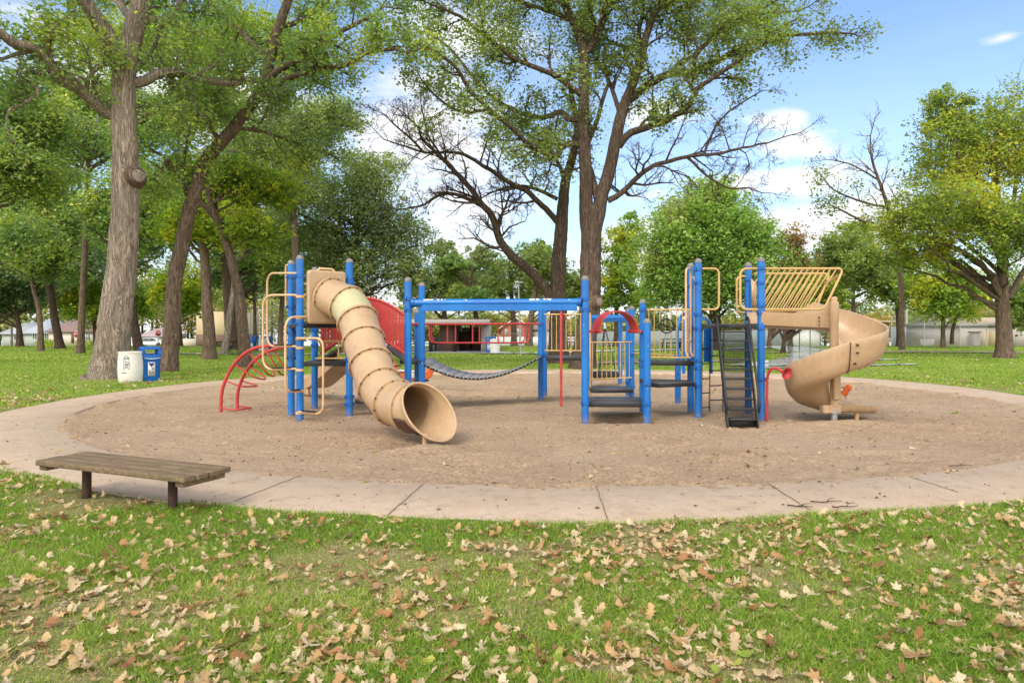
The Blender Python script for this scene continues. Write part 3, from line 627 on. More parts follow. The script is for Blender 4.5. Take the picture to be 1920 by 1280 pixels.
# exit mouth: obliquely cut and flared
i0 = 7*PER; p, d, r, u = fr[i0]; d = Vector((.70, -.71, -.02)).normalized(); r = d.cross(Vector((0, 0, 1))).normalized(); u = r.cross(d)
def mouth(j, t, rr0):
    a = 2*math.pi*j/NS; ln = .37+.25*(-math.sin(a))-.04*math.cos(a); n_ = r*math.cos(a)+u*math.sin(a)
    fl = .045*max(0, t-.55)/.45
    return p+d*ln*t*1.12+n_*(rr0+fl)
b = MB(); V = []; K = 11
for rr0 in (TR, TR-.012):
    for i in range(K): V += [mouth(j, i/(K-1), rr0) for j in range(NS)]
fo_, fi_ = [], []
for i in range(K-1):
    for j in range(NS):
        j2 = (j+1) % NS; fo_.append((i*NS+j, i*NS+j2, (i+1)*NS+j2, (i+1)*NS+j)); o = K*NS; fi_.append((o+i*NS+j, o+(i+1)*NS+j, o+(i+1)*NS+j2, o+i*NS+j2))
fs = fo_+fi_
b.raw(V, fs); ex = b.build('exit_mouth', M['slide'], TS, sharp=None)
rim = MB(); rim.tube([mouth(j, 1.0, TR-.004) for j in range(NS)], .015, 8, closed=True); rim.build('rim', M['slide'], ex)
fl = MB(); V = []
for (rr, dd) in ((TR+.001, -.02), (TR+.03, -.018), (TR+.03, .018), (TR+.001, .02)):
    V += [p+d*dd+(r*math.cos(2*math.pi*j/NS)+u*math.sin(2*math.pi*j/NS))*rr for j in range(NS)]
fl.raw(V, [(a*NS+j, (a+1)*NS+j, (a+1)*NS+(j+1) % NS, a*NS+(j+1) % NS) for a in range(3) for j in range(NS)]); fo = fl.build('flange', M['slide'], TS)
bo = MB()
for j in range(12):
    t = 2*math.pi*(j+.5)/12; n_ = r*math.cos(t)+u*math.sin(t); bo.cyl(p+n_*(TR+.018)+d*.016, p+n_*(TR+.018)+d*.028, .009, 8)
bo.build('bolts', M['steel'], fo)
# dark repair patch around the lower near side
b = MB(); V = []; js = [j for j in range(NS) if 0.70 < (j/NS) < 0.97]; 
for tt in (.06, .25, .45, .62):
    V += [mouth(j, tt, TR+.007) for j in js]
n_ = len(js); b.raw(V, [(a*n_+j, a*n_+j+1, (a+1)*n_+j+1, (a+1)*n_+j) for a in range(3) for j in range(n_-1)]); po = b.build('repair_patch', M['brown_patch'], TS, label='dark brown patch on the exit of the tube slide')
m = po.modifiers.new('solid', 'SOLIDIFY'); m.thickness = .008
b = MB()
for j in (js[0], js[len(js)//2], js[-1]):
    for tt in (.1, .58):
        q = mouth(j, tt, TR+.008); a = 2*math.pi*j/NS; n2 = r*math.cos(a)+u*math.sin(a); b = MB(); b.cyl(q, q+n2*.012, .01, 8); b.build('bolt', M['steel'], po)
lx, ly = GP(797, 8.95); b = MB(); b.cyl((lx, ly, -.1), (lx, ly, .14), .036, 16); b.build('support_leg', M['tan_pipe'], TS)
# entrance panel between B and C
pb = V3('B', 0); pc = V3('C', 0); e = (pc-pb).normalized(); nrm = Vector((e.y, -e.x, 0)); c0 = pb+e*.10; w_ = (pc-pb).length-.2
b = MB(); nn = 12
def panel_pt(s, z, o): 
    bulge = .05*max(0, 1-((z-.8)/.1)**2) if z > .7 else 0
    return c0+e*s+nrm*(o+bulge*math.sin(math.pi*s/w_))+Vector((0, 0, 1.60+z))
outl = fillet([Vector((0, 0, 0)), Vector((w_, 0, 0)), Vector((w_, .9, 0)), Vector((0, .9, 0))], .06, 5, closed=True)
k = len(outl); V = [panel_pt(q.x, q.y, .065) for q in outl]+[panel_pt(q.x, q.y, .02) for q in outl]+[panel_pt((q.x-w_/2)*.93+w_/2, (q.y-.45)*.93+.45, .085) for q in outl]
b.raw(V, [tuple(2*k+i for i in range(k))]+[(i, (i+1) % k, 2*k+(i+1) % k, 2*k+i) for i in range(k)]+[(k+i, k+(i+1) % k, (i+1) % k, i) for i in range(k)]+[tuple(k+i for i in range(k-1, -1, -1))])
ep = b.build('entrance_panel', M['slide'], TS, sharp=30)
b = MB(); mid = c0+e*w_*.5; b.tube(fillet([mid-e*.17+nrm*.03+Vector((0, 0, 2.47)), mid-e*.12+nrm*.02+Vector((0, 0, 2.535)), mid+e*.12+nrm*.02+Vector((0, 0, 2.535)), mid+e*.17+nrm*.03+Vector((0, 0, 2.47))], .06), .02, 10); b.build('handle', M['tan_pipe'], ep)
for z in (2.40, 1.72):
    for (q, s) in ((pb, 1), (pc, -1)):
        b = MB(); b.cyl(q+Vector((0, 0, z)), q+e*s*.14+Vector((0, 0, z)), .017, 8); b.lathe([(0, -.02), (.024, -.012), (.024, .012), (0, .02)], q+e*s*.10+Vector((0, 0, z)), 10, e); b.build('bracket', M['steel'], ep)

# ---- spiral climbing pipes round post B
def pipe(name, pts, r=.019, mat='tan_pipe', fr_=.12, parent=PS, n=10):
    b = MB(); b.tube(fillet(pts, fr_, 7), r, n); return b.build(name, M[mat], parent)
def PZ(px, py, D): return P(px, py, D)
bx = PX['B']; SCb = thing('spiral_step_climber', None, None); SCb.parent = PS
lo = [((560, 512, 11.36), (501, 512, 12.1), (501, 649, 12.1), (560, 649, 11.4)), ((572, 553, 11.36), (493, 553, 11.7), (493, 693, 11.7), (560, 691, 11.36)),
      ((574, 594, 11.36), (535, 594, 11.0), (535, 736, 11.0), (568, 732, 11.3)), ((556, 634, 11.3), (606, 634, 11.0), (606, 776, 11.0), (560, 772, 11.3))]
for q in lo:
    pts = [P(*a) for a in q]; o = pipe('step_loop', pts, .0185, fr_=.24 if q[0][1] < 600 else .17, parent=SCb)
    a, c = pts[3], pts[2]; b = MB(); b.bar(a.lerp(c, .18)+Vector((0, 0, .025)), a.lerp(c, .72)+Vector((0, 0, .025)), .09, .016); b.build('step_pad', M['black'], o, bevel=.003)
for z in (2.41, 2.05, 1.70, 1.35, 1.2, .83, .48, .12):
    b = MB(); b.lathe([(.061, z-.022), (.069, z-.02), (.069, z+.02), (.061, z+.022)], (bx.x, bx.y, 0), 20); b.build('clamp', M['tan_pipe'], SCb)
pipe('hand_bar', [P(546, 497, 12.0), P(536, 497, 12.1), P(536, 575, 12.1), P(546, 575, 12.0)], .018, fr_=.04)
pipe('hand_bar', [P(562, 532, 11.36), P(577, 532, 11.4)], .013); pipe('hand_bar', [P(575, 606, 11.5), P(573, 583, 11.5), P(580, 580, 11.55)], .014, fr_=.04)

# ---- red curved ladder on the left
AL = thing('curved_ladder', None, None); AL.parent = PS
rail1 = spline([P(414, 774, 12.47), P(416, 735, 12.47), P(427, 703, 12.45), P(447, 673, 12.4), P(474, 654, 12.3), P(505, 648, 12.2), P(540, 649, 12.05)], 6)
rail2 = spline([P(445, 770, 12.97), P(446, 735, 12.97), P(457, 704, 12.9), P(473, 680, 12.8), P(493, 663, 12.7), P(521, 653, 12.55), P(550, 650, 12.2)], 6)
for rl in (rail1, rail2): b = MB(); b.tube(rl, .030, 14); b.build('side_rail', M['red'], AL)
for (t, drop, out) in ((.08, .03, .28), (.28, .10, .34), (.45, .24, .36), (.62, .38, .30), (.80, .46, .18)):
    i = int(t*36); a = rail1[i]; c = rail2[i]; mid = (a+c)/2+Vector((.16+out*.55, 0, -drop)); w2 = (c-a)*.42
    pts = spline([a, a+(mid-w2-a)*.6+Vector((.03, -.02, -.03)), mid-w2*.7+Vector((.0, 0, -.01)), mid+w2*.7, c+(mid+w2-c)*.6+Vector((.03, .02, -.01)), c], 6); b = MB(); b.tube(pts, .015, 10); b.build('rung', M['red'], AL)

# ---- arched bridge with red slatted barriers
BR = thing('arched_bridge', None, None); BR.parent = PS
def barrier(x0, x1, y, zb0, zbp, h, n=26):
    o = MB(); xs_ = [x0+(x1-x0)*i/20 for i in range(21)]; arc = lambda x, e0: e0+(zbp-zb0)*(1-((x-(x0+x1)/2)/((x1-x0)/2))**2)
    ys_ = lambda x: y+(x-x0)*-.06
    o.tube([Vector((x, ys_(x), arc(x, zb0))) for x in xs_], .024, 10); o.tube([Vector((x, ys_(x), arc(x, zb0+h))) for x in xs_], .024, 10)
    for i in range(n):
        x = x0+.03+(x1-x0-.06)*i/(n-1); o.bar(Vector((x, ys_(x), arc(x, zb0))), Vector((x, ys_(x), arc(x, zb0+h))), .049, .012)
    return o.build('slatted_barrier', M['red'], BR)
barrier(-3.55, -1.98, 12.65, 1.06, 1.38, .71); barrier(-3.72, -2.12, 13.5, 1.06, 1.38, .71)
b = MB(); V = []; nb = 24
for i in range(nb+1):
    x = -3.6+1.6*i/nb; z = .93+.33*(1-((x+2.8)/.8)**2)
    V += [(x, 12.72, z), (x, 13.45, z), (x, 13.45, z-.05), (x, 12.72, z-.05)]
b.raw(V, [(i*4+j, (i+1)*4+j, (i+1)*4+(j+1) % 4, i*4+(j+1) % 4) for i in range(nb) for j in range(4)]); b.build('bridge_deck', M['ribbed'], BR)
# ochre guard in front of low platform
def railing(p0, p1, z0, z1, n, r=.016, pr=.0095, mat='ochre_pipe', name='railing', parent=PS):
    p0 = Vector((p0[0], p0[1], 0)); p1 = Vector((p1[0], p1[1], 0)); b = MB()
    for z in (z0, z1): b.cyl(p0+Vector((0, 0, z)), p1+Vector((0, 0, z)), r, 10)
    for i in range(n):
        q = p0.lerp(p1, (i+.5)/n); b.cyl(q+Vector((0, 0, z0)), q+Vector((0, 0, z1)), pr, 8)
    return b.build(name, M[mat], parent)
railing(xy('B', .1, .55), xy('C', -.06, .02), 1.0, 1.3, 2, pr=.014)
railing((.70, 14.72), (1.52, 14.6), 1.05, 1.83, 8); railing((1.66, 14.5), (2.62, 14.95), .45, 1.23, 9)
wl = railing(xy('Lp', .06), xy('G', -.06, -.25), 1.0, 1.86, 8)
b = MB(); b.cyl((1.66, 14.5, .1), (1.66, 14.5, 1.86), .02, 10); b.build('hand_bar', M['ochre_pipe'], PS)
pipe('hand_bar', [V3('Np', .99), V3('Q', .97)], .014, 'ochre_pipe')
# steering wheel
wc = P(1249, 611, 12.2); b = MB(); b.tube([wc+Vector((.125*math.cos(t), -.03, .125*math.sin(t))) for t in [2*math.pi*i/32 for i in range(32)]], .0125, 10, closed=True)
for a in (80, 200, 335): b.tube([wc+Vector((0, -.03, 0)), wc+Vector((.12*math.cos(rad(a)), -.03, .12*math.sin(rad(a))))], .009, 8)
b.lathe([(0, -.03), (.025, -.02), (.025, .03), (0, .04)], wc, 12, (0, -1, 0)); b.build('steering_wheel', M['black'], PS)

# ---- overhead track beam
TB = thing('track_beam', None, None); TB.parent = PS
k1 = V3('K1', 1.95); j1 = V3('J', 1.95); dd = (j1-k1).normalized(); sd_ = Vector((-dd.y, dd.x, 0))
b = MB(); b.cyl(k1+dd*.06, j1-dd*.06, .062, 24); bt = b.build('beam_tube', M['blue'], TB)
b = MB(); a = k1+dd*.25+Vector((0, 0, -.085)); c = j1-dd*.13+Vector((0, 0, -.085)); b.bar(a, c, .105, .105); b.build('track_rail', M['blue'], TB, bevel=.006)
for q in (k1+dd*.09, j1-dd*.09):
    b = MB(); b.lathe([(.062, -.03), (.075, -.028), (.075, .028), (.062, .03)], q, 22, dd); b.build('end_collar', M['blue_dk'], TB)
b = MB()
Rp = random.Random(3)
def flake(t0, t1, a0, a1):
    n = max(3, int((t1-t0)/.012)); V = []
    for i in range(n+1):
        t = t0+(t1-t0)*i/n; lo_ = a0+Rp.uniform(0, .25)*(a1-a0)+(.5*(a1-a0) if i in (0, n) else 0); hi_ = a1-Rp.uniform(0, .2)*(a1-a0)
        for s in range(5):
            ang = lo_+(hi_-lo_)*s/4; V.append(k1+dd*t+(sd_*-math.cos(ang)+Vector((0, 0, 1))*math.sin(ang))*.0637)
    b.raw(V, [(i*5+s, i*5+s+1, (i+1)*5+s+1, (i+1)*5+s) for i in range(n) for s in range(4)])
for (t0, t1, a0, a1) in ((.27, .45, .5, 1.9), (.50, .55, .5, 1.6), (.57, .60, .5, 1.4), (.62, .66, .8, 1.8), (.98, 1.02, .5, 1.0), (2.05, 2.15, .45, 1.5), (2.16, 2.22, .5, 1.7), (2.28, 2.33, .5, 1.5), (2.34, 2.42, .5, 1.5), (2.7, 2.72, .4, .9)): flake(t0, t1, a0, a1)
b.build('peeled_paint', pm('bare_primer', (.74, .70, .66), (.55, .50, .47), rough=.6, scale=30), bt, smooth=False)

# ---- hanging plank bridge with red guard rails
HB = thing('hanging_bridge', None, None); HB.parent = PS
Ln, Lf = V3('K2', .93)+Vector((.06, 0, 0)), V3('K3', .93)+Vector((.06, 0, 0)); Rn, Rf = V3('R1', .93)-Vector((.06, 0, 0)), V3('R2', .93)-Vector((.06, 0, 0))
Ln = P(787, 676, 12.65); Lf = P(807, 669, 13.7); Rn = P(1009, 669, 13.7); Rf = P(1017, 665.5, 14.75)
sag = lambda t: .36*4*t*(1-t)*(1-.22*(t-.5))
npk = 15
for i in range(npk):
    t0 = i/npk+.003; t1 = (i+1)/npk-.003; b = MB(); q = []
    for t in (t0, t1):
        for (A_, B_) in ((Ln, Rn), (Lf, Rf)): q.append(A_.lerp(B_, t)-Vector((0, 0, sag(t))))
    a0, f0, a1, f1 = q; dn_ = Vector((0, 0, -.038)); V = [a0, a1, f1, f0]; V += [v+dn_ for v in V]
    b.raw(V, [(0, 1, 2, 3), (7, 6, 5, 4), (0, 4, 5, 1), (1, 5, 6, 2), (2, 6, 7, 3), (3, 7, 4, 0)]); o = b.build('plank', M['plank'], HB, smooth=False)
    b = MB(); ed = (a1-a0); nr = Vector((.35, -.94, 0))
    b.bar(a0+nr*.012+dn_*.7-ed*.03, a1+nr*.012+dn_*.7+ed*.03, .018, .036); eo = b.build('edge_strip', M['black'], o, smooth=False)
    b = MB()
    for s in (.2, .8): q2 = a0.lerp(a1, s)+nr*.022+dn_*.6; b.lathe([(.0, .012), (.012, .007), (.014, 0)], q2, 8, nr)
    b.build('bolts', M['steel'], eo)
def grail(kl, kr, D0, D1, name, xs_):
    A_ = P(kl, 607.8, D0); B_ = P(kr, 606.8, D1); b = MB(); b.cyl(A_, B_, .021, 12); o = b.build(name, M['red'], HB)
    lo_ = lambda px: P(px, 642.5, D0+(D1-D0)*(px-kl)/(kr-kl))
    up = lambda px: P(px, 608, D0+(D1-D0)*(px-kl)/(kr-kl))
    b = MB(); pts = fillet([up(xs_[0]), lo_(xs_[0]), lo_(xs_[-1]), up(xs_[-1])], .14, 7); b.tube(pts, .017, 10)
    for x in xs_[1:-1]: b.cyl(up(x), lo_(x), .014, 8)
    b.build('guard_rail', M['red'], HB); return o
grail(772, 1010, 12.75, 14.6, 'top_rail', (809, 839, 886, 934, 984)); grail(782, 1016, 13.75, 15.4, 'top_rail', (805, 854, 899, 944.5, 991.5))

# ---- sliding pole
pipe('fire_pole', [P(1060, 598, 14.2), P(1052, 585, 13.9), P(1052, 590, 13.45), P(1052, 766, 13.4)], .026, 'red', .08, n=14)
# ---- red hoop between J and L
HP = thing('hoop_arch', None, None); HP.parent = PS
hc = V3('J', 1.47).lerp(V3('Lp', 1.47), .50); he = (V3('Lp', 0)-V3('J', 0)).normalized(); he = Vector((.93, .37, 0)); ha = Vector((-he.y, he.x, 0)); V = []; nh = 28
for (rr, o_) in ((.385, -.13), (.385, .13), (.368, .13), (.368, -.13)):
    for i in range(nh+1):
        t = math.pi*i/nh; V.append(hc+he*rr*math.cos(t)+ha*o_+Vector((0, 0, rr*.92*math.sin(t))))
b = MB(); K = nh+1; b.raw(V, [(a*K+i, a*K+i+1, ((a+1) % 4)*K+i+1, ((a+1) % 4)*K+i) for a in range(4) for i in range(nh)]+[(0, K, 2*K, 3*K), (nh, 3*K+nh, 2*K+nh, K+nh)]); b.build('hoop_band', M['red'], HP)
for s in (-1, 1):
    q = hc+he*.375*s; b = MB(); b.cyl(q-ha*.18, q+ha*.18, .030, 12); b.build('foot_tube', M['red'], HP)
    b = MB(); b.cyl(q, V3('J', 1.47) if s < 0 else V3('Lp', 1.47), .020, 12); b.build('support_arm', M['red'], HP)

# ---- tyre swing on its own beam
SW = thing('tire_swing', None, None); SW.parent = PS
b = MB(); b.cyl(P(1100, 595.5, 18.0), P(1184, 595.5, 18.6), .075, 20); b.cyl(P(1100, 600, 18.0), P(1184, 600, 18.6), .05, 14); sb = b.build('swing_beam', M['blue'], SW)
b = MB(); b.cyl(P(1106, 592, 17.9), P(1106, 740, 17.9), .062, 16); b.build('post', M['blue'], SW)
tcn = P(1135, 707, 18.2); tcn.z = .30; b = MB(); b.lathe([(.20, -.06), (.20, .06), (.26, .09), (.33, .085), (.37, .04), (.37, -.04), (.33, -.085), (.26, -.09), (.20, -.06)], tcn, 32, caps=False); b.build('tire', M['black'], SW)
pv = P(1134, 612, 18.2)
def chain(a, c, name='chain', parent=SW, lk=.05, r=.005, mat='steel'):
    a = Vector(a); c = Vector(c); n = max(2, int((c-a).length/lk/.82)); d = (c-a).normalized(); s1 = d.orthogonal().normalized(); s2 = d.cross(s1); b = MB()
    for i in range(n):
        m_ = a.lerp(c, (i+.5)/n); s = s1 if i % 2 else s2; h = lk/2; w = lk*.27
        b.tube([m_+d*h, m_+d*h*.5+s*w, m_-d*h*.5+s*w, m_-d*h, m_-d*h*.5-s*w, m_+d*h*.5-s*w], r, 5, closed=True)
    return b.build(name, M[mat], parent)
for a in (90, 210, 330): chain(pv, tcn+Vector((.28*math.cos(rad(a+15)), .28*math.sin(rad(a+15)), .09)), lk=.07, r=.008, mat='black')
b = MB(); b.lathe([(.0, -.08), (.05, -.06), (.04, .05), (.02, .1)], pv, 12); b.build('swivel', M['steel'], SW)

# ---- tall deck on the right: hand loops, stairs, chain ladder
pipe('hand_loop', [P(1313, 503.5, 11.64), P(1348, 503.5, 11.62), P(1348, 580, 11.62), P(1311, 580, 11.64)], .019, 'ochre_pipe', .10)
pipe('hand_loop', [P(1290, 668, 11.5), P(1286, 660, 11.5), P(1286, 503, 11.5), P(1295, 503, 11.75), P(1295, 660, 11.75), P(1299, 668, 11.75)], .018, 'tan_pipe', .10)
pipe('hand_loop', [P(1299, 520, 12.3), P(1303, 520, 11.9), P(1302, 668, 11.9)], .017, 'tan_pipe', .10); b = MB(); b.cyl(P(1286, 639, 11.5), P(1295, 639, 11.75), .014, 8); b.build('cross_rung', M['tan_pipe'], PS)
pipe('hand_loop', [P(1427, 503.5, 11.36), P(1388, 503.5, 11.3), P(1388, 580, 11.3), P(1427, 580, 11.36)], .020, 'ochre_pipe', .13)
pipe('hand_loop', [P(1403, 518, 12.28), P(1381.5, 518, 12.25), P(1381.5, 586, 12.25), P(1403, 586, 12.28)], .019, 'ochre_pipe', .10)
ST = thing('stair', None, None); ST.parent = PS
tl, tr_ = P(1345, 602, 11.45), P(1399, 602, 11.45); bl, br_ = P(1364.5, 800, 10.55), P(1421, 800, 10.55)
for (t_p, b_p) in ((tl, bl), (tr_, br_)):
    b = MB(); b.bar(b_p+Vector((0, 0, -.02)), t_p-Vector((0, 0, .08)), .022, .12); b.build('stringer', M['black'], ST, bevel=.004)
    sx = -.022 if t_p is tl else .022
    b = MB(); b.tube(fillet([b_p+Vector((sx, .02, .22)), b_p+Vector((sx, -.03, .34)), t_p+Vector((sx, -.06, .02)), t_p+Vector((sx, 0, .08)), t_p+Vector((sx, .05, .02))], .06), .019, 10); b.build('handrail', M['black'], ST)
ntr = 10
for i in range(ntr):
    t = (i+.45)/ntr; l_ = bl.lerp(tl, t); r_ = br_.lerp(tr_, t); z = .05+1.5*(i+.5)/ntr; yb = l_.y
    b = MB(); b.box(l_.x+.015, r_.x-.015, yb-.07, yb+.11, z-.028, z-.004); to = b.build('tread', M['black'], ST, smooth=False, bevel=.003)
    b = MB(); b.box(l_.x+.03, r_.x-.03, yb-.062, yb+.10, z-.006, z+.001); b.build('tread_surface', M['tread'], to, smooth=False)
    # expanded-metal riser above this tread
    b = MB(); x0, x1 = l_.x+.02, r_.x-.02; zz0, zz1 = z, z+.115; w = .028; k = int((x1-x0)/w)+5; H_ = zz1-zz0
    for s in (-1, 1):
        for q in range(-4, k):
            xa = x0+q*w if s > 0 else x0+(q+4)*w; xb = xa+s*H_*1.0; za, zb_ = zz0, zz1
            pa = Vector((xa, yb+.10, za)); pb_ = Vector((xb, yb+.10, zb_)); d_ = pb_-pa
            lo_t = 0; hi_t = 1
            for X_ in (x0, x1):
                pass
            ts_ = sorted(((x0-xa)/d_.x, (x1-xa)/d_.x)); lo_t = max(0, ts_[0]); hi_t = min(1, ts_[1])
            if hi_t-lo_t > .02: b.bar(pa+d_*lo_t, pa+d_*hi_t, .003, .006)
    b.build('riser_mesh', M['black'], to, smooth=False)
b = MB(); b.box(bl.x, br_.x, bl.y+.03, bl.y+.055, 0, .12); b.build('kick_plate', M['black'], ST, smooth=False)
CLd = thing('chain_ladder', None, None); CLd.parent = PS
for px in (1317, 1332, 1357): chain(P(px, 607, 12.45), P(px-2, 774, 12.45), parent=CLd, lk=.05, r=.0055, mat='black')
for k, y in enumerate((653, 681, 709, 736, 763)):
    b = MB(); b.cyl(P(1315, y+1, 12.45), P(1331, y, 12.45), .0105, 8); b.build('rung', M['black'], CLd)
for y in (638, 667, 695, 723, 750): b = MB(); b.cyl(P(1331, y, 12.45), P(1357, y-1, 12.45), .0105, 8); b.build('rung', M['black'], CLd)
# blue wavy board and arched blue rails behind
b = MB(); V = []; n = 14; a0 = P(1320, 613, 12.75); a1 = P(1333, 613, 12.65)
for i in range(n+1):
    q = a0.lerp(a1, i/n); o_ = .014*math.sin(i*2.2)
    for (z, dy) in ((1.52, 0), (.90, 0), (.90, .02), (1.52, .02)): V.append(Vector((q.x, q.y+o_+dy, z)))
b.raw(V, [(i*4+j, i*4+(j+1) % 4, (i+1)*4+(j+1) % 4, (i+1)*4+j) for i in range(n) for j in range(4)]+[(3, 2, 1, 0), (n*4, n*4+1, n*4+2, n*4+3)]); b.build('wavy_board', M['blue'], PS)
for (x0, x1, yt, D) in ((1270, 1300, 585, 13.95), (1282, 1303, 592, 13.6), (1333, 1318, 596, 12.9)):
    b = MB(); b.tube(spline([P(x0, 700, D), P(x0, 640, D), P(x0+(1 if x1 > x0 else -1), 612, D), P(x0+(x1-x0)*.35, yt+5, D), P(x1, yt, D-.6)], 6), .034, 12); b.build('blue_arch_rail', M['blue'], PS)
# ---- slanted guard frames beside the slide entrance
def slant(y, pxl, pxr_t, pxr_b, yt, yb, n, x_in):
    b = MB(); T = lambda px: P(px, yt, y); B_ = lambda px: P(px, yb, y); DY = y
    pts = fillet([T(pxl), T(pxr_t), B_(pxr_b), B_(pxl)], .11, 8)
    b.tube(pts, .0195, 12); o = b.build('slanted_guard', M['ochre_pipe'], PS); b = MB()
    for i in range(n):
        t = (i+.5)/n; xt = x_in+(pxr_t-8-x_in)*t; xb = xt-(pxr_t-pxr_b)-12; 
        a = P(xt, yt, y); c = P(xb, yb, y)
        if xb < pxl+2: s = (xt-pxl-2)/(xt-xb); c = a.lerp(c, s)
        b.cyl(a, c, .0105, 8)
    b.build('slanted_bars', M['ochre_pipe'], o)
slant(11.36, 1432, 1582, 1545, 503.5, 580, 13, 1436); slant(12.2, 1414, 1556, 1528, 513, 583, 12, 1420)
b = MB(); b.bar(P(1548, 530, 12.2), P(1575, 516, 11.4), .03, .05); b.build('guard_brace', M['ochre_pipe'], PS)
b = MB(); V = []; hpts = [(1408, 522), (1418, 530), (1421, 545), (1417, 560), (1424, 576), (1410, 578)]; 
b.raw([P(x, y, 12.1) for x, y in hpts]+[P(x, y, 12.16) for x, y in hpts], [tuple(range(6)), tuple(range(11, 5, -1))]+[(i, 6+i, 6+(i+1) % 6, (i+1) % 6) for i in range(6)]); b.build('entrance_hood', M['slide'], PS, smooth=False)
# ---- spiral slide
SS = thing('spiral_slide', None, None); SS.parent = PS
Cx, Cy = GP(1564, 11.2)
sec = []   # (pos, outward dir, up z, inner wall h, outer wall h)
nst = 10; R0 = .42
for i in range(nst+1):
    t = i/nst; x = 4.12+(Cx-4.12)*t; hi = .20+.24*max(0, (t-.78)/.22)**1.5; sec.append((Vector((x, Cy+R0, 1.60-.05*t)), Vector((0, 1, 0)), hi, .20+.22*max(0, (t-.7)/.3)))
zk = [(90, 1.55), (45, 1.37), (0, 1.17), (-90, .91), (-180, .53), (-240, .26), (-270, .175)]
na = 84
for i in range(1, na+1):
    a = 90-360*i/na; z = np.interp(-a, [-q[0] for q in zk], [q[1] for q in zk]); d_ = Vector((math.cos(rad(a)), math.sin(rad(a)), 0))
    fz = min(1, max(0, (-200-a)/70)) if a < -200 else 0
    sec.append((Vector((Cx, Cy, z))+d_*R0, d_, max(.10, .44-i*.06) if i < 6 else .12, .43-.04*min(1, max(0, (-95-a)/60))-.06*fz))
for i in range(1, 9):
    t = i/8; sec.append((Vector((Cx+.80*t, Cy+R0+.10*t*t, .175-.03*t)), Vector((0, 1, 0)), .12-.05*t, .36-.31*min(1, max(0, (t-.40)/.48))))
def prof(hi, ho):
    inn = [(-.345, hi), (-.335, hi*.5), (-.30, .05), (-.22, .0), (-.05, -.012), (.12, -.01), (.22, .02), (.30, .085), (.345, ho*.45+.03), (.37, ho*.8), (.375, ho)]
    out = [(.405, ho+.012), (.415, ho-.015), (.40, ho*.75), (.372, ho*.35+.01), (.325, .03), (.24, -.045), (.10, -.062), (-.10, -.062), (-.25, -.05), (-.345, -.02), (-.375, hi*.5), (-.385, hi)]
    return inn+out
V = []; Kp = len(prof(.1, .4))
for _si, (p_, o_, hi, ho) in enumerate(sec): wsc = .9-.09*max(0, 1-abs((_si-(nst+1)-50)/22)); V += [p_+o_*s*wsc+Vector((0, 0, z)) for s, z in prof(hi, ho)]
n = len(sec); b = MB(); b.raw(V, [(i*Kp+j, i*Kp+(j+1) % Kp, (i+1)*Kp+(j+1) % Kp, (i+1)*Kp+j) for i in range(n-1) for j in range(Kp)]+[tuple(range(Kp-1, -1, -1)), tuple((n-1)*Kp+j for j in range(Kp))])
b.build('slide_chute', M['slide'], SS, sharp=50)
# joint seams with bolts
for si in (3, 7, nst+1+int(na*185/360), nst+2+int(na*25/360)):
    p_, o_, hi, ho = sec[si]; b = MB(); tn = Vector((o_.y, -o_.x, 0)); pr = prof(hi, ho)[11:21]; V = []
    for k2 in (-.009, .009): V += [p_+o_*(s*.903+.003)+Vector((0, 0, z-.003))+tn*k2 for s, z in pr]
    kk = len(pr); b.raw(V, [(j, j+1, kk+j+1, kk+j) for j in range(kk-1)]); so = b.build('seam', M['brown_patch'] if si > nst else M['slide'], SS)
for (a, zz) in ((-91, .36), (-91, .24), (-93, .08)):
    z0 = float(np.interp(-a, [-q[0] for q in zk], [q[1] for q in zk])); d_ = Vector((math.cos(rad(a)), math.sin(rad(a)), 0)); q = Vector((Cx, Cy, z0+zz))+d_*(R0+.365 if zz > .1 else R0+.34)
    b = MB(); b.cyl(q-d_*.01, q+d_*.014, .02, 12); b.build('bolt', M['bolt'], SS)
for zz in (1.70, 1.64, 1.58):
    q = Vector((4.12+.95, Cy+R0-.346, zz)); b = MB(); b.cyl(q, q-Vector((0, .012, 0)), .013, 10); b.build('bolt', M['bolt'], SS)
b = MB(); b.lathe([(.066, .25), (.066, 1.60), (.072, 1.61), (.072, 1.95), (.05, 1.96), (.05, 2.02), (.03, 2.04), (0, 2.04)], (Cx, Cy, 0), 24); b.build('center_column', M['slide'], SS)
b = MB(); b.lathe([(.05, -.1), (.05, .13), (.07, .13), (.07, .2)], (Cx, Cy, 0), 18); b.build('column_base', M['steel'], SS)
b = MB(); b.box(Cx-.2, Cx+.10, Cy-.05, Cy+.10, .13, .27); b.box(Cx-.06, Cx+.06, Cy-.12, Cy-.02, .36, .95); b.build('hub_casting', M['slide'], SS, bevel=.02)
for (dx, dy) in ((.30, .60), (.50, .26)): b = MB(); b.cyl((Cx+dx, Cy+dy, -.1), (Cx+dx, Cy+dy, .12), .033, 14); b.build('support_leg', M['tan_pipe'], SS)
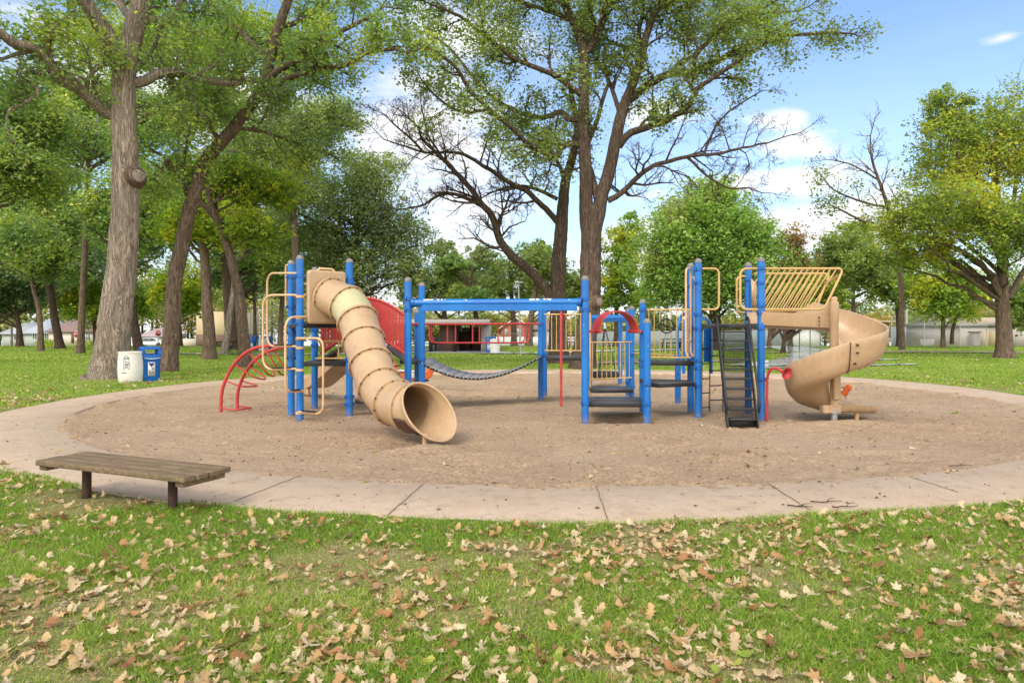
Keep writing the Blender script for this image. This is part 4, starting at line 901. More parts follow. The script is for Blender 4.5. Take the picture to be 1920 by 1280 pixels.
# ---- small straight slide behind the left tower
SM = thing('small_slide', None, None); SM.parent = PS
a = P(655, 682, 13.3); a.z = .88; c = P(596, 722, 14.9); c.z = .26; e_ = P(574, 730, 15.6); e_.z = .20; ctr = spline([a, a.lerp(c, .5), c, e_], 5); V = []; prf = [(-.26, .2), (-.24, .2), (-.22, .03), (.22, .03), (.24, .2), (.26, .2), (.25, -.02), (-.25, -.02)]
for i, q in enumerate(ctr):
    t_d = (ctr[min(i+1, len(ctr)-1)]-ctr[max(i-1, 0)]); t_d.z = 0; t_d.normalize(); s_ = Vector((-t_d.y, t_d.x, 0)); V += [q+s_*u_+Vector((0, 0, w_2)) for u_, w_2 in prf]
b = MB(); K = len(prf); b.raw(V, [(i*K+j, (i+1)*K+j, (i+1)*K+(j+1) % K, i*K+(j+1) % K) for i in range(len(ctr)-1) for j in range(K)]+[tuple(range(K-1, -1, -1)), tuple((len(ctr)-1)*K+j for j in range(K))]); b.build('slide_chute', M['slide'], SM)
b = MB(); b.cyl((e_.x+.1, e_.y-.1, -.1), (e_.x+.1, e_.y-.1, .18), .03, 10); b.build('support_leg', M['tan_pipe'], SM)
# ---- red talk tube with horn
TT = thing('talk_tube', None, None); TT.parent = PS
pts = spline([P(1438, 790, 11.3), P(1438, 730, 11.3), P(1439, 706, 11.28), P(1446, 692, 11.22), P(1457, 691, 11.15), P(1466, 696, 11.08)], 7); b = MB(); b.tube(pts, .023, 12); b.build('pipe', M['red'], TT)
hc = P(1466, 696, 11.08); b = MB(); ax = Vector((.35, -.9, -.25)); b.lathe([(.024, -.02), (.03, .02), (.045, .06), (.075, .10), (.10, .115), (.10, .12), (.07, .105), (.04, .06), (.02, .02), (0, .01)], hc, 20, ax); b.build('horn', M['red'], TT)
b = MB(); b.cyl(V3('Fp', .68), P(1438, 709, 11.3), .014, 8); b.build('bracket', M['blue_dk'], TT)

# ================================================================= BENCH, BINS, SPRING RIDERS
wood = NM('weathered_wood'); v = wood.coords((1.2, 12, 12)); f = wood.noise(5, 6, .7, v, .6); c_ = wood.ramp(f, [(.3, (.08, .05, .03)), (.5, (.19, .13, .078)), (.72, (.33, .25, .165))]); g = wood.noise(3, 4, .6)
c_ = wood.mix(wood.ramp(g, [(.45, 0), (.68, .45)]), c_, (.10, .115, .045)); wood.bump(f, .8, .012); M['wood'] = wood.set(c_, .85, .2)
BN = thing('park_bench', 'low backless bench of weathered grey brown planks on two rusty posts by the path', 'bench', (-3.25, 5.82, .0))
BN.rotation_euler = (0, 0, 0)
ba = Vector((-4.05, 6.15, .345)); bb = Vector((-2.44, 5.485, .338)); be = (bb-ba).normalized(); bs = Vector((-be.y, be.x, 0)); bw = .115
for i in range(4):
    o_ = (i-1.5)*(bw+.006); L0, L1 = ba+bs*o_-be*.02*(i % 2), bb+bs*o_+be*.012*((i*7) % 3); b = MB(); b.bar(L0, L1, bw, .045)
    o = b.build('seat_plank', M['wood'], BN, smooth=False, bevel=.007)
for t in (.03, .955):
    q = ba.lerp(bb, t)-Vector((0, 0, .045)); b = MB(); b.bar(q-bs*.21, q+bs*.21, .09, .045); b.build('cross_board', M['wood'], BN, smooth=False, bevel=.005)
rust = pm('rusty_steel', (.065, .028, .016), (.03, .016, .012), rough=.75, scale=14, bump=.3)
for t in (.20, .79):
    q = ba.lerp(bb, t)-bs*.02; b = MB(); b.cyl((q.x, q.y, -.06), (q.x, q.y, q.z-.03), .037, 18); lg = b.build('leg', rust, BN)
    b = MB(); b.bar(q-be*.12-Vector((0, 0, .03)), q+be*.12-Vector((0, 0, .03)), .12, .012); b.build('mounting_plate', rust, lg, smooth=False)
# white barrel
Rr = Vector((-10.75, 19.25, .02)); BB = thing('barrel', 'white plastic drum used as a bin at the foot of the big oak', 'barrel', Rr)
b = MB(); b.lathe([(.0, .0), (.29, .0), (.305, .03), (.325, .22), (.331, .42), (.325, .62), (.308, .80), (.312, .82), (.318, .835), (.318, .86), (.300, .865), (.290, .85), (.285, .6), (.27, .1), (0, .08)], Rr, 40)
dr = NM('white_drum'); g = dr.noise(9, 5, .7); sz = dr.N.new('ShaderNodeSeparateXYZ'); dr.L(dr.tc.outputs['Object'], sz.inputs[0]); dm = dr.math('ADD', dr.math('MULTIPLY', sz.outputs['Z'], -1.6), dr.math('ADD', g, .02), )
c_ = dr.mix(dr.ramp(dm, [(.42, 0), (.6, .7)]), dr.ramp(g, [(.3, (.60, .59, .53)), (.7, (.72, .71, .66))]), (.26, .23, .18)); b.build('drum', dr.set(c_, .5, .4), BB)
def onface(c, rr, ang, u_, w_, out=.004):   # point on the cylinder face, u_ metres round, w_ up
    a = ang+u_/rr; return Vector((c.x+math.sin(a)*(rr+out), c.y-math.cos(a)*(rr+out), c.z+w_))
tv = math.atan2(-Rr.x, Rr.y)  # faces camera
ink = pm('grey_ink', (.10, .13, .13), (.2, .24, .24), rough=.6, scale=60)
def rb(w): return .331-.16*(w-.42)**2*1.0 if False else float(np.interp(w, [.03, .22, .42, .62, .8], [.305, .325, .331, .325, .308]))
def inkline(b, pts, th=.012):
    for i in range(len(pts)-1):
        (u0, w0), (u1, w1) = pts[i], pts[i+1]; b.bar(onface(Rr, rb(w0), tv-.03, u0, w0), onface(Rr, rb(w1), tv-.03, u1, w1), .004, th)
b = MB(); cxm = -.10
inkline(b, [(cxm-.07, .42), (cxm-.07, .68), (cxm-.04, .73), (cxm, .765), (cxm+.04, .73), (cxm+.07, .68), (cxm+.07, .44)], .018); inkline(b, [(cxm-.06, .69), (cxm+.06, .69)], .03); inkline(b, [(cxm-.05, .655), (cxm+.05, .66)], .02)
inkline(b, [(cxm-.02, .63), (cxm-.045, .60), (cxm-.01, .57), (cxm+.03, .60), (cxm+.05, .57)], .014)
for i in range(9): inkline(b, [(cxm-.045+.011*i, .47+.02*(i % 3)), (cxm-.03+.011*i, .55-.015*(i % 2))], .008)
inkline(b, [(cxm, .47), (cxm-.03, .42), (cxm-.08, .39)], .018); inkline(b, [(cxm, .47), (cxm+.03, .42), (cxm+.07, .39)], .018)
b.build('printed_emblem', ink, BB, smooth=False)
b = MB(); inkline(b, [(-.225, .293), (-.18, .29)], .02); inkline(b, [(-.175, .288), (-.13, .285)], .024); inkline(b, [(-.125, .287), (-.10, .285)], .02); b.build('printed_mark', ink, BB, smooth=False)
# recycling bin
Rc = P(281, 718, 19.6); Rc.z = .02; RB_ = thing('recycling_bin', 'blue plastic recycling bin with open hood and two white posters beside the white drum', 'bin', Rc)
bp = pm('blue_plastic', (.01, .12, .45), (.008, .09, .36), rough=.38, scale=8)
zr = rad(38); hw = .235
def sq(w, z, r=.07): return [Vector((q.x, q.y, z)) for q in fillet([Vector((-w, -w, 0)), Vector((w, -w, 0)), Vector((w, w, 0)), Vector((-w, w, 0))], r, 4, closed=True)]
def loft(b, rings, c, rz, cap=True):
    Rm = Matrix.Rotation(rz, 3, 'Z'); K = len(rings[0]); V = [Rm@q+Vector((c.x, c.y, c.z)) for rg in rings for q in rg]
    fs = [(i*K+j, i*K+(j+1) % K, (i+1)*K+(j+1) % K, (i+1)*K+j) for i in range(len(rings)-1) for j in range(K)]
    if cap: fs += [tuple(range(K-1, -1, -1)), tuple((len(rings)-1)*K+j for j in range(K))]
    b.raw(V, fs)
b = MB(); loft(b, [sq(.20, 0), sq(.215, .03), sq(.215, .10), sq(.228, .13), sq(.238, .62), sq(.25, .64), sq(.25, .68)], Rc, zr); bd = b.build('body', bp, RB_)
b = MB(); loft(b, [sq(.252, .672), sq(.26, .68), sq(.26, .70), sq(.25, .71), sq(.25, .78)], Rc, zr); Rm = Matrix.Rotation(zr, 3, 'Z')
for sx in (-1, 1):
    for sy in (-1, 1):
        q = Rm@Vector((sx*.21, sy*.21, 0))+Rc; b.box(q.x-.04, q.x+.04, q.y-.04, q.y+.04, Rc.z+.77, Rc.z+.95, rz=zr)
loft(b, [sq(.25, .92), sq(.255, .95), sq(.245, .985), sq(.20, 1.0)], Rc, zr); b.build('hood', bp, RB_)
b = MB(); q = [Rm@Vector((t, -.265, .665+.02*((t-.02)/.2)**2-.01))+Rc for t in np.linspace(-.19, .24, 9)]; b.tube(q, [.003, .009, .011, .011, .011, .011, .009, .006, .003], 6); b.build('bag_edge', pm('white_film', (.75, .75, .76), rough=.4), RB_)
white = pm('white_poster', (.72, .72, .72), (.64, .64, .65), rough=.4, scale=20); navy = pm('navy_print', (.03, .05, .16), rough=.4); gryp = pm('grey_print', (.25, .26, .28), (.12, .13, .15), rough=.4, scale=70); redp = pm('red_print', (.42, .05, .05), rough=.4)
def text_mesh(txt, size, mat, M4, parent, name='lettering', depth=.001):
    cu = bpy.data.curves.new('t', 'FONT'); cu.body = txt; cu.size = size; cu.align_x = 'CENTER'; cu.align_y = 'CENTER'; cu.extrude = depth
    t = bpy.data.objects.new('t', cu); COL.objects.link(t); dg = bpy.context.evaluated_depsgraph_get(); me = bpy.data.meshes.new_from_object(t.evaluated_get(dg)); bpy.data.objects.remove(t)
    me.transform(M4); me.transform(Matrix.Translation(-offs(parent))); me.materials.clear(); me.materials.append(mat); o = bpy.data.objects.new(name, me); COL.objects.link(o); o.parent = parent; return o
for face in (0, 1):
    Rf_ = Matrix.Rotation(zr-(rad(90) if face else 0), 3, 'Z')
    def fp_(u_, w_, o_=0): return Rf_@Vector((u_, -(.2395+o_+(w_-.38)*.02), w_))+Rc
    b = MB(); V = [fp_(-.09, .17, .004), fp_(.09, .17, .004), fp_(.09, .56, .004), fp_(-.09, .56, .004)]; V += [Rf_@Vector((0, .006, 0))+v_ for v_ in V]
    b.raw(V, [(0, 1, 2, 3), (0, 3, 7, 4), (1, 5, 6, 2), (3, 2, 6, 7), (0, 4, 5, 1)]); po = b.build('poster', white, RB_, smooth=False)
    b = MB(); b.raw([fp_(-.085, .52, .007), fp_(0, .42, .007), fp_(.085, .52, .007), fp_(0, .525, .007)], [(0, 1, 2, 3)]); b.build('arrow_print', navy, po, smooth=False)
    b = MB()
    for (u0, w0, u1, w1) in ((-.06, .2, -.03, .33), (-.02, .19, .0, .28), (.0, .34, .05, .41), (.01, .21, .03, .31)): b.raw([fp_(u0, w0, .007), fp_(u1, w0, .007), fp_(u1, w1, .007), fp_(u0, w1, .007)], [(0, 1, 2, 3)])
    b.build('item_prints', gryp, po, smooth=False)
    b = MB(); b.raw([fp_(.045, .2, .007), fp_(.065, .2, .007), fp_(.065, .3, .007), fp_(.045, .3, .007)], [(0, 1, 2, 3)]); b.build('item_print', redp, po, smooth=False)
    cc = fp_(0, .54, .006); text_mesh('Recycle', .045, navy, Matrix.Translation(cc)@Rf_.to_4x4()@Matrix.Rotation(rad(90), 4, 'X'), po)
# spring riders behind (orange and white, only partly seen)
orange = pm('orange_plastic', (.62, .13, .03), (.5, .09, .02), rough=.4, scale=5); whitep = pm('white_plastic', (.62, .6, .58), rough=.4)
def spring_rider(name, loc, rz, label, flip=1):
    r0 = thing(name, label, 'spring rider', (0, 0, 0), 'spring riders behind the play structure')
    b = MB(); b.tube([Vector((.085*math.cos(t), .085*math.sin(t), .02+.26*t/(8*math.pi))) for t in np.linspace(0, 8*math.pi, 90)], .014, 6); b.build('spring', M['black'], r0)
    b = MB(); prof_ = [(-.34, .30), (-.30, .44), (-.18, .50), (-.02, .46), (.12, .48), (.20, .62), (.30, .72), (.42, .66), (.40, .54), (.30, .46), (.26, .34), (.1, .28), (-.2, .27)]
    V = [(x, -.06, z) for x, z in prof_]+[(x, .06, z) for x, z in prof_]; k = len(prof_); b.raw(V, [tuple(range(k)), tuple(range(2*k-1, k-1, -1))]+[(i, k+i, k+(i+1) % k, (i+1) % k) for i in range(k)]); b.build('body', orange, r0, bevel=.02)
    b = MB(); b.box(-.22, .08, -.12, .12, .47, .51); b.build('seat', whitep, r0, bevel=.015)
    b = MB(); b.box(-.33, -.14, -.10, .10, .33, .46); b.build('flank', whitep, r0, bevel=.02)
    b = MB(); b.cyl((.18, -.18, .60), (.18, .18, .60), .015, 8); b.build('handlebar', M['black'], r0); b = MB(); b.cyl((.12, -.2, .26), (.12, .2, .26), .018, 8); b.build('footrest', M['black'], r0)
    b = MB(); b.box(-.2, .2, -.04, .04, .25, .285); b.build('base_plate', M['black'], r0)
    r0.location = loc; r0.rotation_euler = (0, 0, rz); return r0
s1 = spring_rider('spring_rider', (-2.22, 16.6, 0), rad(15), 'orange and white spring rider seen between the blue posts under the hanging bridge')
s2 = copy_tree(s1); s2.scale = (.62, .62, .62); s2.location = (6.62, 13.8, -.03); s2.rotation_euler = (0, 0, rad(-60)); s2['label'] = 'orange spring rider mostly hidden behind the spiral slide exit'
s3 = copy_tree(s1); s3.location = (-2.72, 16.9, 0); s3.rotation_euler = (0, 0, rad(150)); s3['label'] = 'orange spring rider glimpsed left of the post where the track beam starts'
# ================================================================= BACKGROUND STRUCTURES
def gzz(D): return -.0235*max(0, D-60)
wall_w = pm('white_siding', (.62, .62, .60), (.52, .52, .50), rough=.7, scale=3); wall_g = pm('grey_siding', (.42, .45, .44), (.36, .38, .38), rough=.8, scale=3); wall_c = pm('cream_siding', (.62, .56, .46), (.55, .49, .4), rough=.8, scale=2)
roof_g = pm('grey_shingle', (.36, .39, .43), (.28, .31, .35), rough=.85, scale=8); roof_b = pm('brown_shingle', (.24, .16, .14), (.18, .12, .11), rough=.85, scale=8); roof_p = pm('mauve_shingle', (.38, .30, .30), (.32, .25, .25), rough=.85, scale=8)
glass = pm('window_glass', (.10, .13, .15), (.05, .06, .07), rough=.15, scale=2, spec=.6); trim = pm('white_trim', (.72, .72, .70), rough=.6); brick = pm('red_brick', (.34, .13, .09), (.26, .10, .075), rough=.85, scale=15)
block = pm('grey_block', (.36, .34, .32), (.29, .275, .26), rough=.85, scale=5); tanw = pm('tan_wall', (.58, .46, .28), (.52, .41, .25), rough=.8, scale=1.5); brownw = pm('brown_wall', (.20, .12, .095), (.16, .10, .08), rough=.8, scale=3); conc = pm('concrete', (.42, .40, .38), (.34, .32, .30), rough=.85, scale=2)
door_m = pm('brown_door', (.16, .06, .05), rough=.6); dark_m = pm('dark_interior', (.03, .025, .022), rough=.9)
def house(name, label, px0, px1, D, ytop_wall, depth, ridge_h, wm, rm, gable=False, wins=(), doors=(), door_mat=None, base=None, cat='house', over=.4):
    x0 = (px0-CX)*D/F; x1 = (px1-CX)*D/F; zb = gzz(D)-.15 if base is None else base; zt = CH-(ytop_wall-HY)*D/F; y = D
    r = thing(name, label, cat, ((x0+x1)/2, y, zb)); b = MB(); b.box(x0, x1, y, y+depth, zb, zt)
    if gable: ym = 0; b.raw([(x0, y+.02, zt), (x1, y+.02, zt), ((x0+x1)/2, y+.02, zt+ridge_h)], [(0, 1, 2)])
    b.build('wall', wm, r, smooth=False); b = MB(); o = over
    if gable:
        xm = (x0+x1)/2
        for (a, c) in (((x0-o, zt-o*ridge_h/(xm-x0)), (xm, zt+ridge_h)), ((xm, zt+ridge_h), (x1+o, zt-o*ridge_h/(xm-x0)))):
            b.raw([(a[0], y-o, a[1]), (c[0], y-o, c[1]), (c[0], y+depth, c[1]), (a[0], y+depth, a[1]), (a[0], y-o, a[1]+.18), (c[0], y-o, c[1]+.18), (c[0], y+depth, c[1]+.18), (a[0], y+depth, a[1]+.18)], [(3, 2, 1, 0), (4, 5, 6, 7), (0, 1, 5, 4), (1, 2, 6, 5), (2, 3, 7, 6), (3, 0, 4, 7)])
    else:
        ym = y+depth/2; V = [(x0-o, y-o, zt), (x1+o, y-o, zt), (x1+o, y+depth+o, zt), (x0-o, y+depth+o, zt), (x0+ridge_h*.6, ym, zt+ridge_h), (x1-ridge_h*.6, ym, zt+ridge_h)]
        V2 = [(q[0], q[1], q[2]-.16) for q in V[:4]]; b.raw(V+V2, [(0, 1, 5, 4), (1, 2, 5), (2, 3, 4, 5), (3, 0, 4), (6, 7, 1, 0), (7, 8, 2, 1), (8, 9, 3, 2), (9, 6, 0, 3), (9, 8, 7, 6)])
    b.build('roof', rm, r, smooth=False)
    for (wx0, wx1, wy0, wy1, nb) in wins:
        a = P(wx0, wy1, D-.03); c = P(wx1, wy0, D-.03); b = MB(); b.box(a.x, c.x, D-.05, D-.01, a.z, c.z); w = b.build('window', glass, r, smooth=False)
        b = MB(); t = .09
        for (q0, q1, q2, q3) in ((a.x-t, a.x, a.z-t, c.z+t), (c.x, c.x+t, a.z-t, c.z+t), (a.x, c.x, c.z, c.z+t), (a.x, c.x, a.z-t, a.z)): b.box(q0, q1, D-.09, D-.005, q2, q3)
        for k in range(1, nb): xx = a.x+(c.x-a.x)*k/nb; b.box(xx-.06, xx+.06, D-.085, D-.045, a.z, c.z)
        b.build('frame', trim, w, smooth=False)
    for (dx0, dx1, dy0, dy1) in doors:
        a = P(dx0, dy1, D); c = P(dx1, dy0, D); b = MB(); b.box(a.x, c.x, D-.07, D-.01, a.z, c.z); b.build('door', door_mat or door_m, r, smooth=False)
    return r
house('house', 'grey sided house with pale grey roof at the far left beyond the lawn', 4, 50, 116, 625, 8, 1.9, wall_g, roof_g, wins=((27, 33, 629, 636, 1),))
house('house', 'pale green grey house with light roof and two white framed windows behind the left trunks', 46, 89, 110, 624, 8, 2.4, wall_g, roof_g, wins=((62, 69, 625, 634, 2), (81, 87, 625, 634, 2)))
hb = house('house', 'cream house with brown hip roof, bay window and dark door behind the left stop sign', 91, 172, 108, 621, 9, 2.2, wall_c, roof_b, wins=((150, 169, 625, 637, 5),), doors=((134, 139, 626, 643),))
house('house', 'white house with mauve roof behind the parked car left of centre', 262, 305, 114, 630, 8, 1.3, wall_w, roof_p, wins=((276, 284, 632, 638, 2),))
house('house', 'red brick house with white gable end seen below the blue beam', 940, 995, 112, 614, 10, 1.5, brick, trim, gable=True, wins=((945, 950, 618, 626, 2), (967, 976, 618, 626, 2)))
house('house', 'white house with reddish roof right of the brick gable house', 1000, 1050, 116, 617, 9, 1.2, wall_w, roof_b, wins=((1012, 1020, 621, 628, 2),))
house('house', 'low white gabled building behind the wire fence right of the stairs', 1490, 1540, 112, 622, 8, 1.0, wall_w, roof_g, gable=True)
# tall tan hall and backstop on the left
def box_building(name, label, px0, px1, D, ytop, depth, wm, cat='building', low=None, lowy=None, roof=None, rover=.5, rth=.3):
    x0 = (px0-CX)*D/F; x1 = (px1-CX)*D/F; zb = gzz(D)-.15; zt = CH-(ytop-HY)*D/F; r = thing(name, label, cat, ((x0+x1)/2, D, zb))
    b = MB(); b.box(x0, x1, D, D+depth, zb, zt); b.build('wall', wm, r, smooth=False)
    if low: zl = CH-(lowy-HY)*D/F; b = MB(); b.box(x0-.03, x1+.03, D-.04, D+depth, zb, zl); b.build('lower_wall', low, r, smooth=False)
    if roof: b = MB(); b.box(x0-rover, x1+rover, D-rover, D+depth+rover, zt, zt+rth); b.build('roof', roof, r, smooth=False)
    return r
box_building('sports_hall', 'tall tan building with brown lower wall behind the left oaks', 368, 424, 92, 584, 12, tanw, low=brownw, lowy=627)
hall_wall = thing('low_wall', 'low cream wall along the road left of the tan hall', 'wall', P(345, 645, 100)); b = MB(); q = P(322, 635, 100); q2 = P(368, 635, 100); b.box(q.x, q2.x, 100, 100.3, -1.2, q.z); b.build('wall_body', wall_c, hall_wall, smooth=False)
# chain-link fences
galv = pm('fence_wire', (.46, .47, .48), (.38, .39, .40), rough=.5, metal=.3)
def fence(label, px0, D0, px1, D1, h, base=None, step=2.6, mesh=.16, wr=.009, pr=.04, mat=None, rails=True):
    a = Vector(((px0-CX)*D0/F, D0, 0)); c = Vector(((px1-CX)*D1/F, D1, 0)); L = (c-a).length; d = (c-a)/L; n = max(1, int(L/step)); mat = mat or galv
    zf = lambda q: (gzz(q.y) if base is None else base)
    r = thing('chain_link_fence', label, 'fence', (a.x, a.y, zf(a)))
    for i in range(n+1): q = a+d*(L*i/n); b = MB(); b.cyl(q+Vector((0, 0, zf(q)-.2)), q+Vector((0, 0, zf(q)+h)), pr, 8); b.build('fence_post', mat, r)
    b = MB(); b.cyl(a+Vector((0, 0, zf(a)+h)), c+Vector((0, 0, zf(c)+h)), pr*.7, 6)
    if h > 2: b.cyl(a+Vector((0, 0, zf(a)+h*.5)), c+Vector((0, 0, zf(c)+h*.5)), pr*.6, 6)
    b.build('top_rail', mat, r)
    # woven wire: one mesh of crossing strands
    V = []; k = int(L/mesh); ts = np.arange(-int(h/mesh)-1, k+1)
    fs = []; nn = 0
    for s in (1, -1):
        for t in ts:
            u0 = t*mesh; u1 = u0+h
            if s < 0: u0, u1 = u1, u0
            (ua, za), (ub, zb_) = (u0, 0.0), (u1, h)
            def clip(u, z, uo, zo):
                if u < 0: return 0.0, z+(zo-z)*(0-u)/(uo-u)
                if u > L: return L, z+(zo-z)*(L-u)/(uo-u)
                return u, z
            if max(ua, ub) <= 0 or min(ua, ub) >= L: continue
            ua, za = clip(ua, za, ub, zb_); ub, zb_ = clip(ub, zb_, ua, za)
            p_ = a+d*ua; q_ = a+d*ub; z0 = zf(p_)+za; z1 = zf(q_)+zb_; nrm_ = Vector((-d.y, d.x, 0))*.002*s; sd2 = d*wr*.7
            V += [p_+sd2+nrm_+Vector((0, 0, z0)), p_-sd2+nrm_+Vector((0, 0, z0)), q_-sd2+nrm_+Vector((0, 0, z1)), q_+sd2+nrm_+Vector((0, 0, z1))]; fs += [nn, nn+1, nn+2, nn+3]; nn += 4
    mesh_np('wire_mesh', np.array([tuple(v) for v in V]), fs, [4]*(nn//4), mat, r); return r
fence('tall wire backstop fence behind the trees left of the tube slide tower', 470, 72, 535, 70, 4.2, mesh=.22, wr=.016)
fence('long wire fence across the field behind the hanging bridge and stairs', 925, 66, 1480, 78, 1.3)
fence('dark low wire fence beside the wet path seen under the spiral slide trough', 1478, 47, 1556, 52, 1.6, mesh=.14, mat=pm('dark_wire', (.14, .17, .17), rough=.5), step=1.6)
fence('tall ball field fence running right from the tan hut', 1672, 72, 1800, 66, 3.2, mesh=.2, wr=.013)
fence('low wire fence in front of the concrete block building at right', 1800, 63, 1850, 62, 2.0, mesh=.2, wr=.012)
ws = thing('windscreen', 'grey fabric windscreen stretched along the ball field at right', 'windscreen', P(1740, 640, 86)); b = MB(); a = P(1670, 613, 88); c = P(1800, 613, 84); b.bar(Vector((a.x, a.y, .35)), Vector((c.x, c.y, .42)), .04, 3.0); b.build('screen_fabric', pm('grey_screen', (.30, .33, .35), (.25, .28, .30), rough=.8, scale=1), ws, smooth=False)
ws2 = thing('windscreen', 'grey green field screen far behind the steering wheel panel', 'windscreen', P(1200, 640, 100)); b = MB(); a = P(1090, 622, 102); c = P(1480, 620, 96); b.bar(Vector((a.x, a.y, -.1)), Vector((c.x, c.y, .2)), .04, 2.6); b.build('screen_fabric', pm('green_screen', (.25, .29, .29), (.2, .24, .24), rough=.8, scale=1), ws2, smooth=False)
wf = thing('white_fence', 'low white board fence in front of the houses behind the hanging bridge', 'fence', P(1040, 640, 100)); b = MB(); a = P(925, 634, 100); c = P(1085, 634, 100); b.box(a.x, c.x, 100, 100.1, -1.2, .45); b.build('boards', wall_w, wf, smooth=False)
lw = thing('retaining_wall', 'low pale concrete wall along the ball field at right', 'wall', P(1740, 640, 70)); b = MB(); a = P(1728, 635, 70); c = P(1800, 635, 70); b.box(a.x, c.x, 70, 70.3, -.5, .55); b.build('wall_body', conc, lw, smooth=False)
box_building('hut', 'small tan hut with flat overhanging roof right of the spiral slide', 1652, 1667, 74, 605, 3.5, tanw, low=pm('pale_base', (.5, .42, .34), rough=.8), lowy=632, roof=pm('beige_roof', (.46, .36, .24), rough=.8), rover=.9, rth=.22)
cb = box_building('block_building', 'long pale concrete block building with tan double doors behind the big tree at right', 1800, 1990, 66, 612, 9, pm('pale_block', (.55, .50, .46), (.48, .44, .40), rough=.85, scale=4), roof=block, rover=.15, rth=.35)
for (p0, p1) in ((1842, 1855.5), (1856.5, 1871)): a = P(p0, 646, 65.9); c = P(p1, 621, 65.9); b = MB(); b.box(a.x, c.x, 65.9, 65.98, -.3, c.z); b.build('door', tanw, cb, smooth=False)
a = P(1795, 600, 69); b = MB(); b.box(a.x, a.x+16, 70, 76, 1.8, 2.75); b.build('upper_block', pm('tan_block', (.45, .38, .28), rough=.85), cb, smooth=False)
ac = thing('utility_cabinet', 'grey metal utility cabinet against the concrete block building', 'cabinet', P(1830, 645, 64.8)); a = P(1824, 645, 64.8); c = P(1835, 623, 64.8); b = MB(); b.box(a.x, c.x, 64.6, 65.4, -.2, c.z); b.build('cabinet_body', block, ac, smooth=False, bevel=.03); b = MB(); b.box(a.x-.05, c.x+.05, 64.5, 65.5, c.z, c.z+.1); b.build('lid', brownw, ac, smooth=False)
# picnic shelter
SH = thing('picnic_shelter', 'open picnic shelter with flat roof, brown wall and grey block room behind the hanging bridge', 'shelter', P(840, 663, 44)); D = 44; X = lambda px, DD=D: (px-CX)*DD/F
b = MB(); b.box(X(640), X(921), D-1, D+8, .0, .09); b.build('slab', pm('wet_slab', (.20, .20, .21), (.13, .13, .135), rough=.12, scale=1.2, spec=.8), SH, smooth=False)
zr0, zr1 = CH-(608-HY)*D/F, CH-(598-HY)*D/F
b = MB(); b.box(X(640), X(918.5), D-.4, D+8, zr0, zr0+.16); b.build('roof', roof_b, SH, smooth=False); b = MB(); b.box(X(640), X(919), D-.47, D-.41, zr0-.02, zr0+.30); b.build('fascia', conc, SH, smooth=False)
b = MB()
for i in range(60): xx = X(641)+i*(X(918)-X(641))/59; b.box(xx-.05, xx+.04, D-.4, D+8, zr0+.16, zr0+.34)
b.build('roof_ribs', roof_b, SH, smooth=False)
b = MB(); b.box(X(820), X(852), D+1.2, D+6, .09, zr0); b.build('brown_wall', brownw, SH, smooth=False)
b = MB(); b.box(X(901), X(917), D+.6, D+6, .09, zr0); b.build('block_wall', block, SH, smooth=False)
b = MB(); b.box(X(852), X(903), D+4.5, D+4.7, .09, 1.35); b.build('counter_wall', brownw, SH, smooth=False); b = MB(); b.box(X(856), X(898), D+4.6, D+4.65, 1.35, zr0-.2); b.build('shutter', pm('shutter', (.42, .38, .32), rough=.7), SH, smooth=False)
b = MB(); b.box(X(873), X(878), D+4.4, D+4.5, .1, zr0); b.build('mullion', dark_m, SH, smooth=False)
for px in (807, 852, 700, 760): b = MB(); b.box(X(px)-.12, X(px)+.12, D+.1, D+.34, .09, zr0); b.build('column', dark_m, SH, smooth=False)
def picnic(loc, label, rz=0):
    r = thing('picnic_table', label, 'picnic table', (0, 0, 0), 'picnic tables in the park'); b = MB()
    b.box(-.9, .9, -.37, .37, .72, .77); b.build('table_top', M['black'], r, smooth=False)
    for s in (-1, 1):
        b = MB(); b.box(-.9, .9, s*.72-.13, s*.72+.13, .43, .47); b.build('seat', M['black'], r, smooth=False)
        b = MB(); b.tube([(s*.7, -.75, .43), (s*.7, -.6, 0), (s*.7, -.2, .72), (s*.7, .2, .72), (s*.7, .6, 0), (s*.7, .75, .43)], .03, 6); b.build('leg', M['black'], r)
    r.location = loc; r.rotation_euler = (0, 0, rz); return r
pt = picnic((X(828, 47), 47, .09), 'dark picnic table nearest the brown wall under the shelter roof', .1)
for (px, D_, z, rz, lb) in ((798, 47.5, .09, .1, 'dark picnic table under the shelter beside its dark column'), (768, 46.5, .09, -.1, 'dark picnic table under the shelter left of the near beam post'), (428, 43, 0, 1.2, 'dark picnic table behind the leaning trunk left of the red ladder'),
                          (1262, 55, 0, .05, 'dark picnic table seen through the steering wheel railing'), (1288, 56, 0, 0, 'dark picnic table on the lawn just left of the tall blue posts'), (1080, 58, 0, .2, 'dark picnic table on the lawn behind the yellow railing')):
    c = copy_tree(pt); c.location = (X(px, D_), D_, z); c.rotation_euler = (0, 0, rz); c['label'] = lb
